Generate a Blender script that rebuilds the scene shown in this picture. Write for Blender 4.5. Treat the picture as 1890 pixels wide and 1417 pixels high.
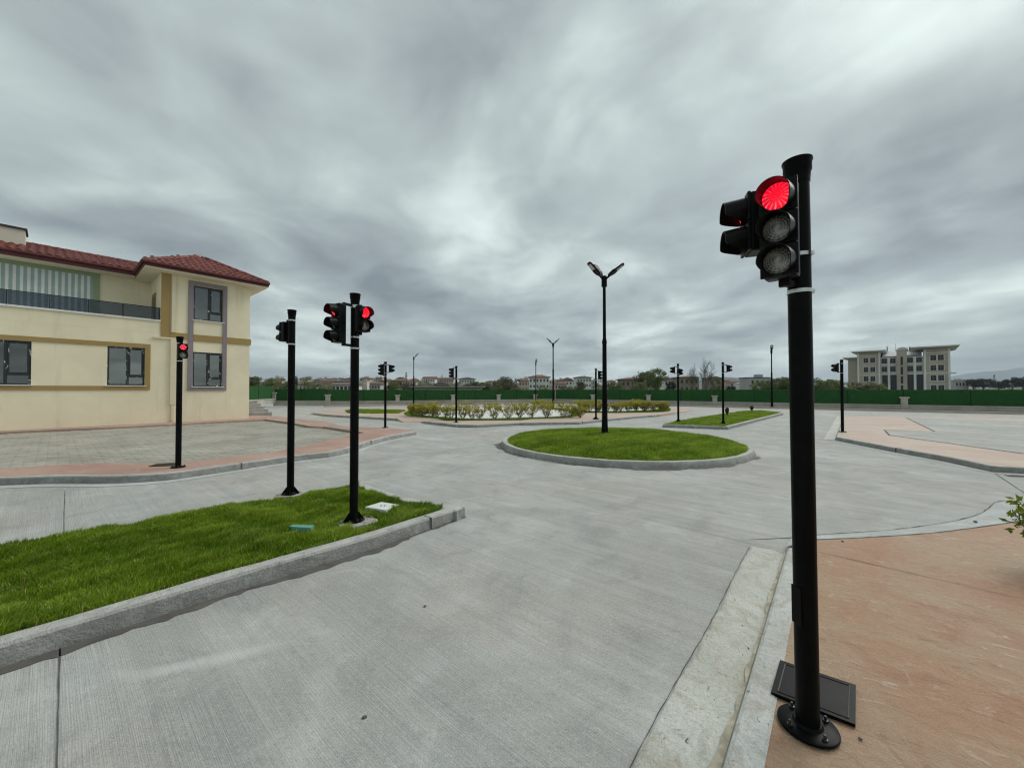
import bpy, bmesh, math, random
import numpy as np
from mathutils import Vector, Matrix
from mathutils.geometry import tessellate_polygon
R = math.radians
rng = np.random.default_rng(7)
random.seed(7)
for o in list(bpy.data.objects): bpy.data.objects.remove(o)
S = bpy.context.scene
COL = S.collection

# ------------------------------------------------------------------ camera
EYE, FPX, CX, CY, PITCH = 1.5, 710.0, 945.0, 708.5, math.atan(10.5/710)
cam_d = bpy.data.cameras.new('camera'); cam = bpy.data.objects.new('camera', cam_d); COL.objects.link(cam)
cam.location = (0, 0, EYE); cam.rotation_euler = (math.pi/2 + PITCH, 0, 0)
cam_d.sensor_width = 36; cam_d.lens = FPX/1890*36; cam_d.clip_start = .05; cam_d.clip_end = 20000
S.camera = cam

# ------------------------------------------------------------------ world, sun, exposure
SUN_AZ, SUN_EL = R(58), R(44)           # azimuth from +Y towards +X
SUN = Vector((math.sin(SUN_AZ)*math.cos(SUN_EL), math.cos(SUN_AZ)*math.cos(SUN_EL), math.sin(SUN_EL)))
W = bpy.data.worlds.new('World'); S.world = W; W.use_nodes = True
def build_world():
    nt = W.node_tree; N = nt.nodes; L = nt.links; N.clear()
    def nd(t, **k):
        n = N.new(t)
        for a, b in k.items(): setattr(n, a, b)
        return n
    def mth(op, a, b=None, clamp=False):
        n = nd('ShaderNodeMath', operation=op, use_clamp=clamp)
        for i, v in enumerate((a, b)):
            if v is None: continue
            if isinstance(v, (int, float)): n.inputs[i].default_value = v
            else: L.new(v, n.inputs[i])
        return n.outputs[0]
    out = nd('ShaderNodeOutputWorld'); bg = nd('ShaderNodeBackground'); bg.inputs[1].default_value = .1
    L.new(bg.outputs[0], out.inputs[0])
    sky = nd('ShaderNodeTexSky', sky_type='NISHITA', sun_disc=False)
    sky.sun_elevation = SUN_EL; sky.sun_rotation = SUN_AZ
    tc = nd('ShaderNodeTexCoord'); sep = nd('ShaderNodeSeparateXYZ'); L.new(tc.outputs['Generated'], sep.inputs[0])
    zc = mth('ADD', mth('MAXIMUM', sep.outputs[2], 0.0), .14)
    px = mth('DIVIDE', sep.outputs[0], zc); py = mth('DIVIDE', sep.outputs[1], zc)
    cmb = nd('ShaderNodeCombineXYZ'); L.new(px, cmb.inputs[0]); L.new(py, cmb.inputs[1])
    def noise(scale, rot, loc, detail, rough, dist=0., sc=1.):
        m = nd('ShaderNodeMapping'); m.inputs['Scale'].default_value = scale; m.inputs['Rotation'].default_value = (0, 0, rot); m.inputs['Location'].default_value = loc
        L.new(cmb.outputs[0], m.inputs[0])
        n = nd('ShaderNodeTexNoise'); n.inputs['Scale'].default_value = sc; n.inputs['Detail'].default_value = detail; n.inputs['Roughness'].default_value = rough; n.inputs['Distortion'].default_value = dist
        L.new(m.outputs[0], n.inputs[0]); return n.outputs[0]
    big = noise((.66, .44, 1), R(10), (3.1, 1.7, 0), 3, .45, .35)
    med = noise((1.35, 1.15, 1), R(-14), (7.3, 4.2, 2), 5, .50, .5)
    lump = noise((2.9, 2.5, 1), R(20), (1.3, 9.2, 5), 6, .52, .6)
    c = mth('ADD', mth('ADD', mth('MULTIPLY', big, .50), mth('MULTIPLY', med, .34)), mth('MULTIPLY', lump, .16))
    c = mth('ADD', mth('MULTIPLY', mth('SUBTRACT', c, .5), 1.2), .5)
    # brightening of the overcast towards the hidden sun
    vd = nd('ShaderNodeVectorMath', operation='DOT_PRODUCT'); L.new(tc.outputs['Generated'], vd.inputs[0]); vd.inputs[1].default_value = SUN
    gl = mth('POWER', mth('MAXIMUM', vd.outputs['Value'], 0.0), 10.0)
    c = mth('ADD', c, mth('MULTIPLY', gl, .06))
    hz = mth('POWER', mth('SUBTRACT', 1.0, mth('MINIMUM', mth('MAXIMUM', sep.outputs[2], 0.0), 1.0)), 7.0)
    c = mth('ADD', c, mth('MULTIPLY', hz, .045))
    ramp = nd('ShaderNodeValToRGB'); L.new(c, ramp.inputs[0])
    e = ramp.color_ramp.elements
    e[0].position = .36; e[0].color = (.155, .182, .192, 1)
    e[1].position = .68; e[1].color = (.63, .72, .685, 1)
    a = e.new(.46); a.color = (.250, .286, .290, 1)
    a = e.new(.54); a.color = (.352, .402, .395, 1)
    g10 = nd('ShaderNodeMixRGB', blend_type='MULTIPLY'); g10.inputs[0].default_value = 1; L.new(ramp.outputs[0], g10.inputs[1]); g10.inputs[2].default_value = (10, 10, 10, 1)
    mx = nd('ShaderNodeMixRGB'); mx.inputs[0].default_value = .94; L.new(sky.outputs[0], mx.inputs[1]); L.new(g10.outputs[0], mx.inputs[2])
    L.new(mx.outputs[0], bg.inputs[0])
build_world()
W.cycles.sampling_method = 'MANUAL'; W.cycles.sample_map_resolution = 256
sl = bpy.data.lights.new('sun', 'SUN'); sl.energy = 1.5; sl.angle = R(40); sl.color = (1, .97, .92)
so = bpy.data.objects.new('sun', sl); COL.objects.link(so); so.rotation_euler = (-SUN).to_track_quat('-Z', 'Y').to_euler()
vs = S.view_settings; vs.view_transform = 'Standard'; vs.look = 'None'; vs.exposure = 0.55; vs.gamma = 1; vs.use_curve_mapping = False
S.cycles.max_bounces = 6; S.cycles.diffuse_bounces = 3; S.cycles.glossy_bounces = 3; S.cycles.transparent_max_bounces = 8
S.cycles.use_adaptive_sampling = True; S.cycles.adaptive_threshold = .015; S.cycles.use_denoising = True; S.cycles.denoising_prefilter = 'ACCURATE'; S.cycles.denoising_input_passes = 'RGB_ALBEDO_NORMAL'; S.cycles.filter_width = 1.2; S.cycles.caustics_reflective = False; S.cycles.caustics_refractive = False; S.cycles.volume_bounces = 0

# ------------------------------------------------------------------ survey helpers
def ray(px, py):
    a, b = (px-CX)/FPX, (CY-py)/FPX
    return Vector((a, math.cos(PITCH)-b*math.sin(PITCH), math.sin(PITCH)+b*math.cos(PITCH)))
def G(px, py, z=0.):                      # point on the level z
    r = ray(px, py); s = (z-EYE)/r.z; return Vector((r.x*s, r.y*s, z))
def at(px, Y, z=0.): return Vector(((px-CX)/FPX*Y, Y, z))
def sst(a, b, x): t = max(0, min(1, (x-a)/(b-a))); return t*t*(3-2*t)
def zat(py, Y): r = ray(CX, py); return EYE + r.z/r.y*Y
def GP(pts, z): return [G(p[0], p[1], p[2] if len(p) > 2 else z) for p in pts]
def on_line(px, P, u):                    # distance along P+s*u where the sight line px crosses
    k = (px-CX)/FPX
    return (k*P.y - P.x)/(u.x - k*u.y)

# ------------------------------------------------------------------ materials
MATS = {}
class NB:
    def __init__(s, name):
        s.m = bpy.data.materials.new(name); s.m.use_nodes = True; s.nt = s.m.node_tree; s.N = s.nt.nodes; s.L = s.nt.links
        s.b = s.N['Principled BSDF']; MATS[name] = s.m; s._o = None
    def nd(s, t, **k):
        n = s.N.new(t)
        for a, b in k.items(): setattr(n, a, b)
        return n
    def co(s, kind='Object'):
        if kind == 'World': return s.nd('ShaderNodeNewGeometry').outputs['Position']
        return s.nd('ShaderNodeTexCoord').outputs[kind]
    def mp(s, v, scale=(1, 1, 1), rot=0., loc=(0, 0, 0)):
        m = s.nd('ShaderNodeMapping', vector_type='POINT'); r = s.nd('ShaderNodeMapping')
        r.inputs['Rotation'].default_value = (0, 0, rot); s.L.new(v, r.inputs[0])
        m.inputs['Scale'].default_value = scale; m.inputs['Location'].default_value = loc; s.L.new(r.outputs[0], m.inputs[0]); return m.outputs[0]
    def noise(s, v, scale, detail=4, rough=.55, dist=0.):
        n = s.nd('ShaderNodeTexNoise'); n.inputs['Scale'].default_value = scale; n.inputs['Detail'].default_value = detail
        n.inputs['Roughness'].default_value = rough; n.inputs['Distortion'].default_value = dist
        s.L.new(v, n.inputs['Vector']); return n.outputs[0]
    def vor(s, v, scale, feature='F1'):
        n = s.nd('ShaderNodeTexVoronoi', feature=feature); n.inputs['Scale'].default_value = scale; s.L.new(v, n.inputs['Vector']); return n.outputs['Distance']
    def math(s, op, a, b=None, clamp=False):
        n = s.nd('ShaderNodeMath', operation=op, use_clamp=clamp)
        for i, v in enumerate((a, b)):
            if v is None: continue
            if isinstance(v, (int, float)): n.inputs[i].default_value = v
            else: s.L.new(v, n.inputs[i])
        return n.outputs[0]
    def rng(s, v, a, b, c=0., d=1.):
        n = s.nd('ShaderNodeMapRange'); n.clamp = True; s.L.new(v, n.inputs[0])
        for i, x in enumerate((a, b, c, d)): n.inputs[i+1].default_value = x
        return n.outputs[0]
    def mix(s, f, a, b, mode='MIX'):
        n = s.nd('ShaderNodeMixRGB', blend_type=mode)
        for i, v in enumerate((f, a, b)):
            if isinstance(v, (int, float)): n.inputs[i].default_value = v if i == 0 else (v, v, v, 1)
            elif isinstance(v, tuple): n.inputs[i].default_value = (*v, 1)[:4]
            else: s.L.new(v, n.inputs[i])
        return n.outputs[0]
    def fin(s, col=None, rough=.8, bump=None, strength=.3, dist=.01, spec=.3, metal=0.):
        b = s.b
        if col is not None:
            if isinstance(col, tuple): b.inputs['Base Color'].default_value = (*col, 1)[:4]
            else: s.L.new(col, b.inputs['Base Color'])
        if isinstance(rough, (int, float)): b.inputs['Roughness'].default_value = rough
        else: s.L.new(rough, b.inputs['Roughness'])
        b.inputs['Specular IOR Level'].default_value = spec; b.inputs['Metallic'].default_value = metal
        if bump is not None:
            n = s.nd('ShaderNodeBump'); n.inputs['Strength'].default_value = strength; n.inputs['Distance'].default_value = dist
            s.L.new(bump, n.inputs['Height']); s.L.new(n.outputs[0], b.inputs['Normal'])
        return s.m
ROAD_A = R(40)      # the roads run 40 degrees right of the camera axis
def mat_road():
    k = NB('road_concrete'); w = k.co('World')
    w2 = k.mp(w, (1, 1, 1), ROAD_A)       # x across, y along the road
    def off(v, n, amt):
        a = k.nd('ShaderNodeVectorMath', operation='ADD'); c = k.nd('ShaderNodeCombineXYZ'); k.L.new(k.math('MULTIPLY', n, amt), c.inputs[1]); k.L.new(v, a.inputs[0]); k.L.new(c.outputs[0], a.inputs[1]); return a.outputs[0]
    wv = off(w2, k.noise(w, .7, 2), .05)
    def m(scale, loc=(0,0,0)):
        mm = k.nd('ShaderNodeMapping'); mm.inputs['Scale'].default_value = scale; mm.inputs['Location'].default_value = loc; k.L.new(wv, mm.inputs[0]); return mm.outputs[0]
    broom = k.noise(m((1.6, 190, 1)), 1, 3, .75)
    broom2 = k.noise(m((.5, 34, 1), (4, 2, 0)), 1, 4, .7)
    broad = k.noise(m((.3, 3.4, 1), (1, 7, 0)), 1, 5, .62)
    blot = k.noise(w, .5, 6, .62, .7); blot2 = k.noise(w, 1.9, 6, .66, .8); grit = k.noise(w, 130, 3, .8); grit2 = k.noise(w, 42, 4, .75)
    warm = k.noise(k.mp(w, (1, 1, 1), 0, (13, 5, 2)), .42, 5, .6, .5); cool = k.noise(k.mp(w, (1, 1, 1), 0, (3, 15, 2)), .8, 5, .6, .6)
    c = k.mix(k.rng(blot, .38, .64), (.375, .378, .352), (.51, .512, .478))
    c = k.mix(k.rng(warm, .48, .64, 0, .70), c, (.430, .395, .335))
    c = k.mix(k.rng(cool, .54, .70, 0, .40), c, (.400, .440, .430))
    c = k.mix(k.rng(blot2, .53, .66, 0, .60), c, (.58, .585, .555))
    c = k.mix(k.rng(blot2, .47, .33, 0, .60), c, (.27, .275, .26))
    c = k.mix(k.rng(broad, .34, .62, .32, 0), c, (.33, .335, .32))
    streak = k.noise(m((.16, 8.5, 1), (2, 3, 0)), 1, 4, .62)
    c = k.mix(k.rng(streak, .36, .52, .28, 0), c, (.29, .292, .28)); c = k.mix(k.rng(streak, .55, .70, 0, .25), c, (.60, .60, .575))
    patch_ = k.rng(k.noise(k.mp(w, (1, 1, 1), 0, (4, 8, 3)), .9, 6, .66, 1.0), .42, .64, .05, .62)
    c = k.mix(k.math('MULTIPLY', k.rng(broom2, .36, .60, 1, 0), k.math('MULTIPLY', patch_, .55)), c, (.25, .252, .24))
    c = k.mix(k.math('MULTIPLY', k.rng(broom, .40, .58, 1, 0), k.math('MULTIPLY', patch_, .75)), c, (.27, .27, .26))
    c = k.mix(k.math('MULTIPLY', k.rng(broom, .56, .72, 0, 1), k.math('MULTIPLY', patch_, .5)), c, (.64, .64, .62))
    c = k.mix(k.rng(grit, .46, .34, 0, .50), c, (.20, .20, .19)); c = k.mix(k.rng(grit, .54, .68, 0, .45), c, (.66, .66, .64))
    c = k.mix(k.rng(grit2, .44, .32, 0, .50), c, (.22, .22, .21)); c = k.mix(k.rng(grit2, .56, .68, 0, .35), c, (.64, .64, .62))
    # pale scuffed tyre arcs
    wn = k.math('ADD', k.math('MULTIPLY', k.noise(w, .9, 2), .5), k.math('MULTIPLY', k.noise(w, 14, 3, .7), .05)); bk = k.noise(k.mp(w, (1, 1, 1), 0, (3.1, 1, 0)), 1.0, 4, .65)
    sp = k.nd('ShaderNodeSeparateXYZ'); k.L.new(w, sp.inputs[0])
    for cx, cy, r0, am, q in ((-3.4, 7.2, 5.35, .55, 0),):
        dx = k.math('SUBTRACT', sp.outputs[0], cx); dy = k.math('SUBTRACT', sp.outputs[1], cy)
        rr = k.math('ADD', k.math('SQRT', k.math('ADD', k.math('MULTIPLY', dx, dx), k.math('MULTIPLY', dy, dy))), wn)
        band = k.rng(k.math('ABSOLUTE', k.math('SUBTRACT', rr, r0+.25)), .012, .075, 1, 0)
        c = k.mix(k.math('MULTIPLY', k.math('MULTIPLY', band, k.rng(bk, .44+q, .62+q)), k.math('MULTIPLY', k.rng(sp.outputs[0], .1, -.4), am)), c, (.60, .605, .58))
    bm = k.math('ADD', k.math('ADD', broom, k.math('MULTIPLY', grit, .7)), k.math('MULTIPLY', broom2, .6))
    k.fin(c, .85, bm, .8, .006, .2)
mat_road()
def mat_kerb():
    k = NB('kerb_concrete'); w = k.co('World')
    n1 = k.noise(w, 2.2, 5, .6, .3); n2 = k.noise(w, 9, 6, .65, .5); f = k.noise(w, 60, 4, .7)
    c = k.mix(k.rng(n1, .35, .68), (.36, .36, .34), (.52, .52, .49))
    c = k.mix(k.rng(n2, .5, .7, 0, .6), c, (.55, .55, .52))
    c = k.mix(k.rng(n2, .42, .3, 0, .65), c, (.19, .19, .18))
    c = k.mix(k.rng(f, .38, .26, 0, .6), c, (.16, .16, .15))
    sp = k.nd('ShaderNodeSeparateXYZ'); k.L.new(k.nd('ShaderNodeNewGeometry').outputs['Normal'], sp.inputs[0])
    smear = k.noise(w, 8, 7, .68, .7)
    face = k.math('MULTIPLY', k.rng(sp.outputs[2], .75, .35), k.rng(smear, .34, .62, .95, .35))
    c = k.mix(face, c, (.235, .232, .215))  # upright faces darker: damp mortar smears plus painted-in shade from weaker sky light
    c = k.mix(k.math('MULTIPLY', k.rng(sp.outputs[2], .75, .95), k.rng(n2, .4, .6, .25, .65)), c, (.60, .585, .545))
    k.fin(c, .88, k.math('ADD', k.math('MULTIPLY', smear, 1.6), k.math('MULTIPLY', f, .8)), 1., .02, .2)
mat_kerb()
def mat_gutter(name, base, hi, lo, pits):
    k = NB(name); w = k.co('World')
    n1 = k.noise(w, 1.8, 6, .62, .5); n3 = k.noise(w, 5, 6, .68, 1.0); f = k.noise(w, 48, 5, .72, .6)
    v = k.noise(k.mp(w, (1, .4, 1), R(30), (3, 3, 3)), 34, 4, .6, .8); g = k.noise(w, 130, 3, .8)
    c = k.mix(k.rng(n1, .36, .66), base, hi)
    c = k.mix(k.rng(n3, .48, .64, 0, .8), c, lo)
    c = k.mix(k.rng(n3, .40, .28, 0, .5), c, tuple(x*.62 for x in lo))
    c = k.mix(k.rng(f, .42, .30, 0, .5), c, (.25, .24, .2)); c = k.mix(k.rng(g, .45, .32, 0, .45), c, (.2, .19, .16))
    c = k.mix(k.rng(v, .345, .30, 0, pits), c, (.10, .095, .08))
    k.fin(c, .9, k.math('ADD', f, k.math('MULTIPLY', v, .9)), .9, .012, .2)
mat_gutter('gutter_mortar', (.52, .52, .46), (.62, .63, .58), (.44, .41, .33), .9)
mat_gutter('smooth_cement', (.44, .46, .45), (.56, .58, .57), (.42, .41, .37), .35)
mat_gutter('kerb_mortar', (.50, .51, .47), (.62, .63, .60), (.42, .40, .35), .7)
def mat_terracotta():
    k = NB('terracotta_concrete'); w = k.co('World')
    n1 = k.noise(w, .7, 6, .62, .7); n2 = k.noise(w, 2.4, 7, .68, .9); n3 = k.noise(k.mp(w, (1, 1, 1), 0, (7, 2, 4)), 8, 6, .7, 1.2)
    st = k.noise(k.mp(w, (1, .42, 1), R(-58)), 9, 6, .7, 1.4); f = k.noise(w, 110, 3, .75); far = k.noise(k.mp(w, (1, 1, 1), 0, (5, 9, 1)), .3, 3)
    c = k.mix(k.rng(n1, .36, .66), (.355, .185, .098), (.375, .262, .165))
    c = k.mix(k.rng(far, .46, .60, 0, .6), c, (.35, .28, .195))
    c = k.mix(k.rng(n2, .52, .68, 0, .7), c, (.40, .305, .205))
    c = k.mix(k.rng(n2, .47, .33, 0, .8), c, (.29, .125, .055))
    c = k.mix(k.rng(n3, .58, .70, 0, .5), c, (.50, .42, .33)); c = k.mix(k.rng(n3, .42, .30, 0, .5), c, (.26, .14, .08))
    c = k.mix(k.rng(st, .62, .70, 0, .65), c, (.60, .53, .45))
    c = k.mix(k.rng(st, .40, .30, 0, .7), c, (.20, .11, .065))
    c = k.mix(k.rng(f, .44, .30, 0, .5), c, (.18, .10, .06)); c = k.mix(k.rng(f, .58, .70, 0, .3), c, (.6, .5, .4))
    k.fin(c, k.rng(n2, .3, .7, .55, .75), k.math('ADD', k.math('ADD', k.math('MULTIPLY', st, 1.2), n3), k.math('MULTIPLY', f, .4)), .9, .012, .35)
mat_terracotta()
def mat_terracotta_far(name, a, b, d):
    k = NB(name); w = k.co('World')
    n1 = k.noise(w, .8, 5, .6, .5); n2 = k.noise(k.mp(w, (1, .25, 1), R(-52)), 5, 6, .65, .6)
    c = k.mix(k.rng(n1, .35, .66), a, b); c = k.mix(k.rng(n2, .55, .75, 0, .4), c, (.55, .46, .40)); c = k.mix(k.rng(n2, .42, .28, 0, .45), c, d)
    k.fin(c, .75, n2, .4, .01, .3)
mat_terracotta_far('red_stamped_concrete', (.37, .225, .175), (.45, .31, .25), (.29, .155, .115))
mat_terracotta_far('pink_stamped_concrete', (.44, .33, .265), (.51, .41, .34), (.36, .25, .19))
def simple(name, col, rough=.6, spec=.4, metal=0., nscale=0, namt=.15, bump=0., bscale=40, space='World'):
    k = NB(name); c = col; bp = None
    if nscale:
        n = k.noise(k.co(space), nscale, 5, .6, .3); lo = tuple(x*(1-namt) for x in col); hi = tuple(min(1, x*(1+namt)) for x in col)
        c = k.mix(k.rng(n, .3, .7), lo, hi)
    if bump: bp = k.noise(k.co(space), bscale, 4, .65)
    return k.fin(c, rough, bp, bump, .01, spec, metal)
simple('joint_dark', (.10, .10, .095), .95, .1)
simple('wet_stain', (.105, .100, .088), .7, .4, 0, 6, .3)
simple('soil', (.10, .085, .055), .95, .1, 0, 6, .4)
simple('white_gravel', (.62, .62, .59), .9, .2, 0, 12, .15, .5, 25)
simple('grey_gravel', (.36, .34, .30), .9, .2, 0, 20, .35)
def mat_black():
    k = NB('black_paint'); o = k.co('Object'); w = k.co('World')
    n = k.noise(w, 7, 5, .65); n2 = k.noise(k.mp(w, (1, 1, .25)), 22, 4, .7)
    c = k.mix(k.rng(n, .45, .72, 0, .5), (.003, .0036, .0036), (.008, .009, .0088))
    c = k.mix(k.rng(n2, .66, .78, 0, .08), c, (.05, .05, .048))
    k.fin(c, k.rng(n, .3, .7, .26, .42), k.noise(w, 60, 3), .06, .004, .07)
    k = NB('black_plastic'); w = k.co('World'); n = k.noise(w, 16, 4)
    k.fin(k.mix(k.rng(n, .4, .7), (.005, .0055, .0055), (.012, .0125, .0125)), .34, k.noise(w, 160, 2), .06, .003, .10)
mat_black()
simple('steel_band', (.55, .57, .56), .3, .5, .85)
simple('bolt_steel', (.06, .06, .06), .45, .5, .6)
def mat_lens():
    for nm in ('lens_clear', 'lens_red'):
        k = NB(nm); o = k.co('Object'); sp = k.nd('ShaderNodeSeparateXYZ'); k.L.new(o, sp.inputs[0])
        y, z = sp.outputs[1], sp.outputs[2]
        r = k.math('SQRT', k.math('ADD', k.math('MULTIPLY', y, y), k.math('MULTIPLY', z, z)))
        rings = k.math('SINE', k.math('MULTIPLY', r, 620.))
        ang = k.math('ARCTAN2', y, z); nz_ = k.noise(k.mp(o, (1, 1, 1)), 35, 3, .6)
        spokes = k.math('SINE', k.math('ADD', k.math('MULTIPLY', ang, 17.), k.math('MULTIPLY', nz_, 5.)))
        nz = k.noise(k.mp(o, (1, 1, 1)), 60, 3, .6)
        h = k.math('ADD', k.math('MULTIPLY', rings, .5), k.math('MULTIPLY', spokes, .35))
        if nm == 'lens_clear':
            swirl = k.math('SINE', k.math('ADD', k.math('MULTIPLY', ang, 2.), k.math('MULTIPLY', r, 90.)))
            cc = k.mix(k.rng(rings, -1, 1), (.06, .058, .05), (.24, .235, .21)); cc = k.mix(k.rng(swirl, -.2, 1, 0, .7), cc, (.40, .39, .36)); cc = k.mix(k.rng(spokes, .2, 1, 0, .35), cc, (.5, .49, .46))
            cc = k.mix(k.rng(r, .012, .004), cc, (.45, .45, .43))
            k.fin(cc, .22, h, .35, .003, .6)
            k.b.inputs['Coat Weight'].default_value = .6; k.b.inputs['Coat Roughness'].default_value = .05
        else:
            k.fin((.5, .01, .02), .15, h, .3, .003, .5)
            glow = k.math('ADD', k.math('MULTIPLY', spokes, k.rng(r, .002, .035)), k.math('MULTIPLY', nz, 1.4))
            hot = k.math('MULTIPLY', k.rng(glow, 1.15, 1.7), k.rng(z, .035, -.02, .25, 1.))
            e = k.mix(k.rng(rings, -1, 1, 0, .55), (1., .004, .024), (.34, .0, .012)); e = k.mix(k.rng(nz_, .5, .36, 0, .6), e, (.36, 0, .012))
            e = k.mix(k.math('MULTIPLY', hot, .6), e, (1.05, .22, .28))
            k.L.new(e, k.b.inputs['Emission Color']); k.b.inputs['Emission Strength'].default_value = .8
    k = NB('led_red'); k.fin((.6, .01, .02), .3); k.b.inputs['Emission Color'].default_value = (1, .03, .06, 1); k.b.inputs['Emission Strength'].default_value = 2.2
    k = NB('lamp_lens'); k.fin((.55, .56, .54), .25, None, spec=.5)
mat_lens()
def mat_obj(name, rough=.85, namt=.12, nscale=.7, bump=.15, bscale=30, stain=0., spec=.25):
    k = NB(name); oi = k.nd('ShaderNodeObjectInfo'); w = k.co('World'); n = k.noise(w, nscale, 5, .62, .4)
    c = k.mix(1., oi.outputs['Color'], k.mix(k.rng(n, .3, .7), 1-namt, 1.0), 'MULTIPLY')
    if stain:
        n2 = k.noise(k.mp(w, (1, 1, .12), 0, (3, 1, 2)), 1.6, 5, .65)
        c = k.mix(k.rng(n2, .58, .78, 0, stain), c, (.35, .31, .24))
    k.fin(c, rough, k.noise(w, bscale, 3), bump, .01, spec)
mat_obj('painted_plaster', .9, .13, .8, .3, 35, .32)
mat_obj('plain_colour', .75, .15, 3., .15, 25)
mat_obj('far_plaster', .9, .22, .22, 0.05, 2)
mat_obj('far_roof', .9, .35, .5, .3, 3)
def mat_tiles():
    k = NB('roof_tile'); oi = k.nd('ShaderNodeObjectInfo'); w = k.co('World'); n = k.noise(w, 3.5, 4); 
    c = k.mix(oi.outputs['Random'], (.135, .034, .027), (.215, .056, .043)); c = k.mix(k.rng(n, .5, .75, 0, .4), c, (.27, .11, .085))
    k.fin(c, .6, k.noise(w, 40, 3), .2, .01, .35)
mat_tiles()
simple('roof_red', (.14, .035, .028), .6, .35, 0, 4, .25)
simple('fascia_red', (.10, .022, .022), .5, .4, 0, 4, .2)
simple('ridge_mortar', (.42, .34, .30), .9, .2, 0, 12, .35, .4, 20)
simple('white_trim', (.74, .73, .68), .7, .3, 0, 5, .08)
def mat_window():
    k = NB('window_frame_film'); w = k.co('World'); n = k.noise(k.mp(w, (1, 1, .5)), 9, 3, .6, .8)
    k.fin(k.mix(k.rng(n, .62, .65), (.022, .026, .032), (.62, .62, .60)), .5, None, spec=.4)
    k = NB('window_pane'); w = k.co('World'); n = k.noise(w, .9, 3)
    k.fin(k.mix(n, (.26, .27, .265), (.34, .35, .34)), .03, None, spec=.9, metal=1.)
    t = k.nd('ShaderNodeBsdfTransparent'); t.inputs[0].default_value = (.55, .6, .6, 1); mxs = k.nd('ShaderNodeMixShader'); mxs.inputs[0].default_value = .55
    k.L.new(t.outputs[0], mxs.inputs[1]); k.L.new(k.b.outputs[0], mxs.inputs[2]); k.L.new(mxs.outputs[0], k.N['Material Output'].inputs[0])
    k = NB('smoked_glass'); k.fin((.10, .115, .13), .06, None, spec=.6)
    t = k.nd('ShaderNodeBsdfTransparent'); t.inputs[0].default_value = (.50, .56, .62, 1); mxs = k.nd('ShaderNodeMixShader'); mxs.inputs[0].default_value = .28
    k.L.new(t.outputs[0], mxs.inputs[1]); k.L.new(k.b.outputs[0], mxs.inputs[2]); k.L.new(mxs.outputs[0], k.N['Material Output'].inputs[0])
    simple('far_pane', (.022, .026, .03), .3, .3)
mat_window()
def mat_stone():
    k = NB('paving_stone'); w = k.co('World'); oi = k.nd('ShaderNodeObjectInfo')
    n = k.noise(w, .7, 5, .6, .5); f = k.noise(w, 14, 5, .65); g = k.noise(k.mp(w, (1, .5, 1), R(-50), (2, 2, 2)), 1.6, 5, .62, .6)
    c = k.mix(k.rng(n, .35, .66), (.30, .28, .235), (.43, .41, .35)); c = k.mix(k.rng(g, .52, .72, 0, .55), c, (.50, .48, .43)); c = k.mix(k.rng(g, .44, .3, 0, .5), c, (.25, .24, .21))
    c = k.mix(k.math('MULTIPLY', oi.outputs['Random'], .25), c, (.3, .28, .24))
    k.fin(c, .8, f, .5, .012, .25)
    simple('stone_joint', (.25, .235, .20), .95, .15, 0, 9, .3)
    k = NB('wall_stone'); w = k.co('World'); n = k.noise(w, .9, 5, .6, .3); f = k.noise(k.mp(w, (1, 1, .3)), 4, 5, .65)
    c = k.mix(k.rng(n, .35, .66), (.36, .35, .31), (.50, .485, .44)); c = k.mix(k.rng(f, .56, .76, 0, .55), c, (.24, .23, .2)); c = k.mix(k.rng(f, .42, .3, 0, .4), c, (.55, .54, .5))
    k.fin(c, .9, f, .5, .02, .2)
mat_stone()
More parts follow.
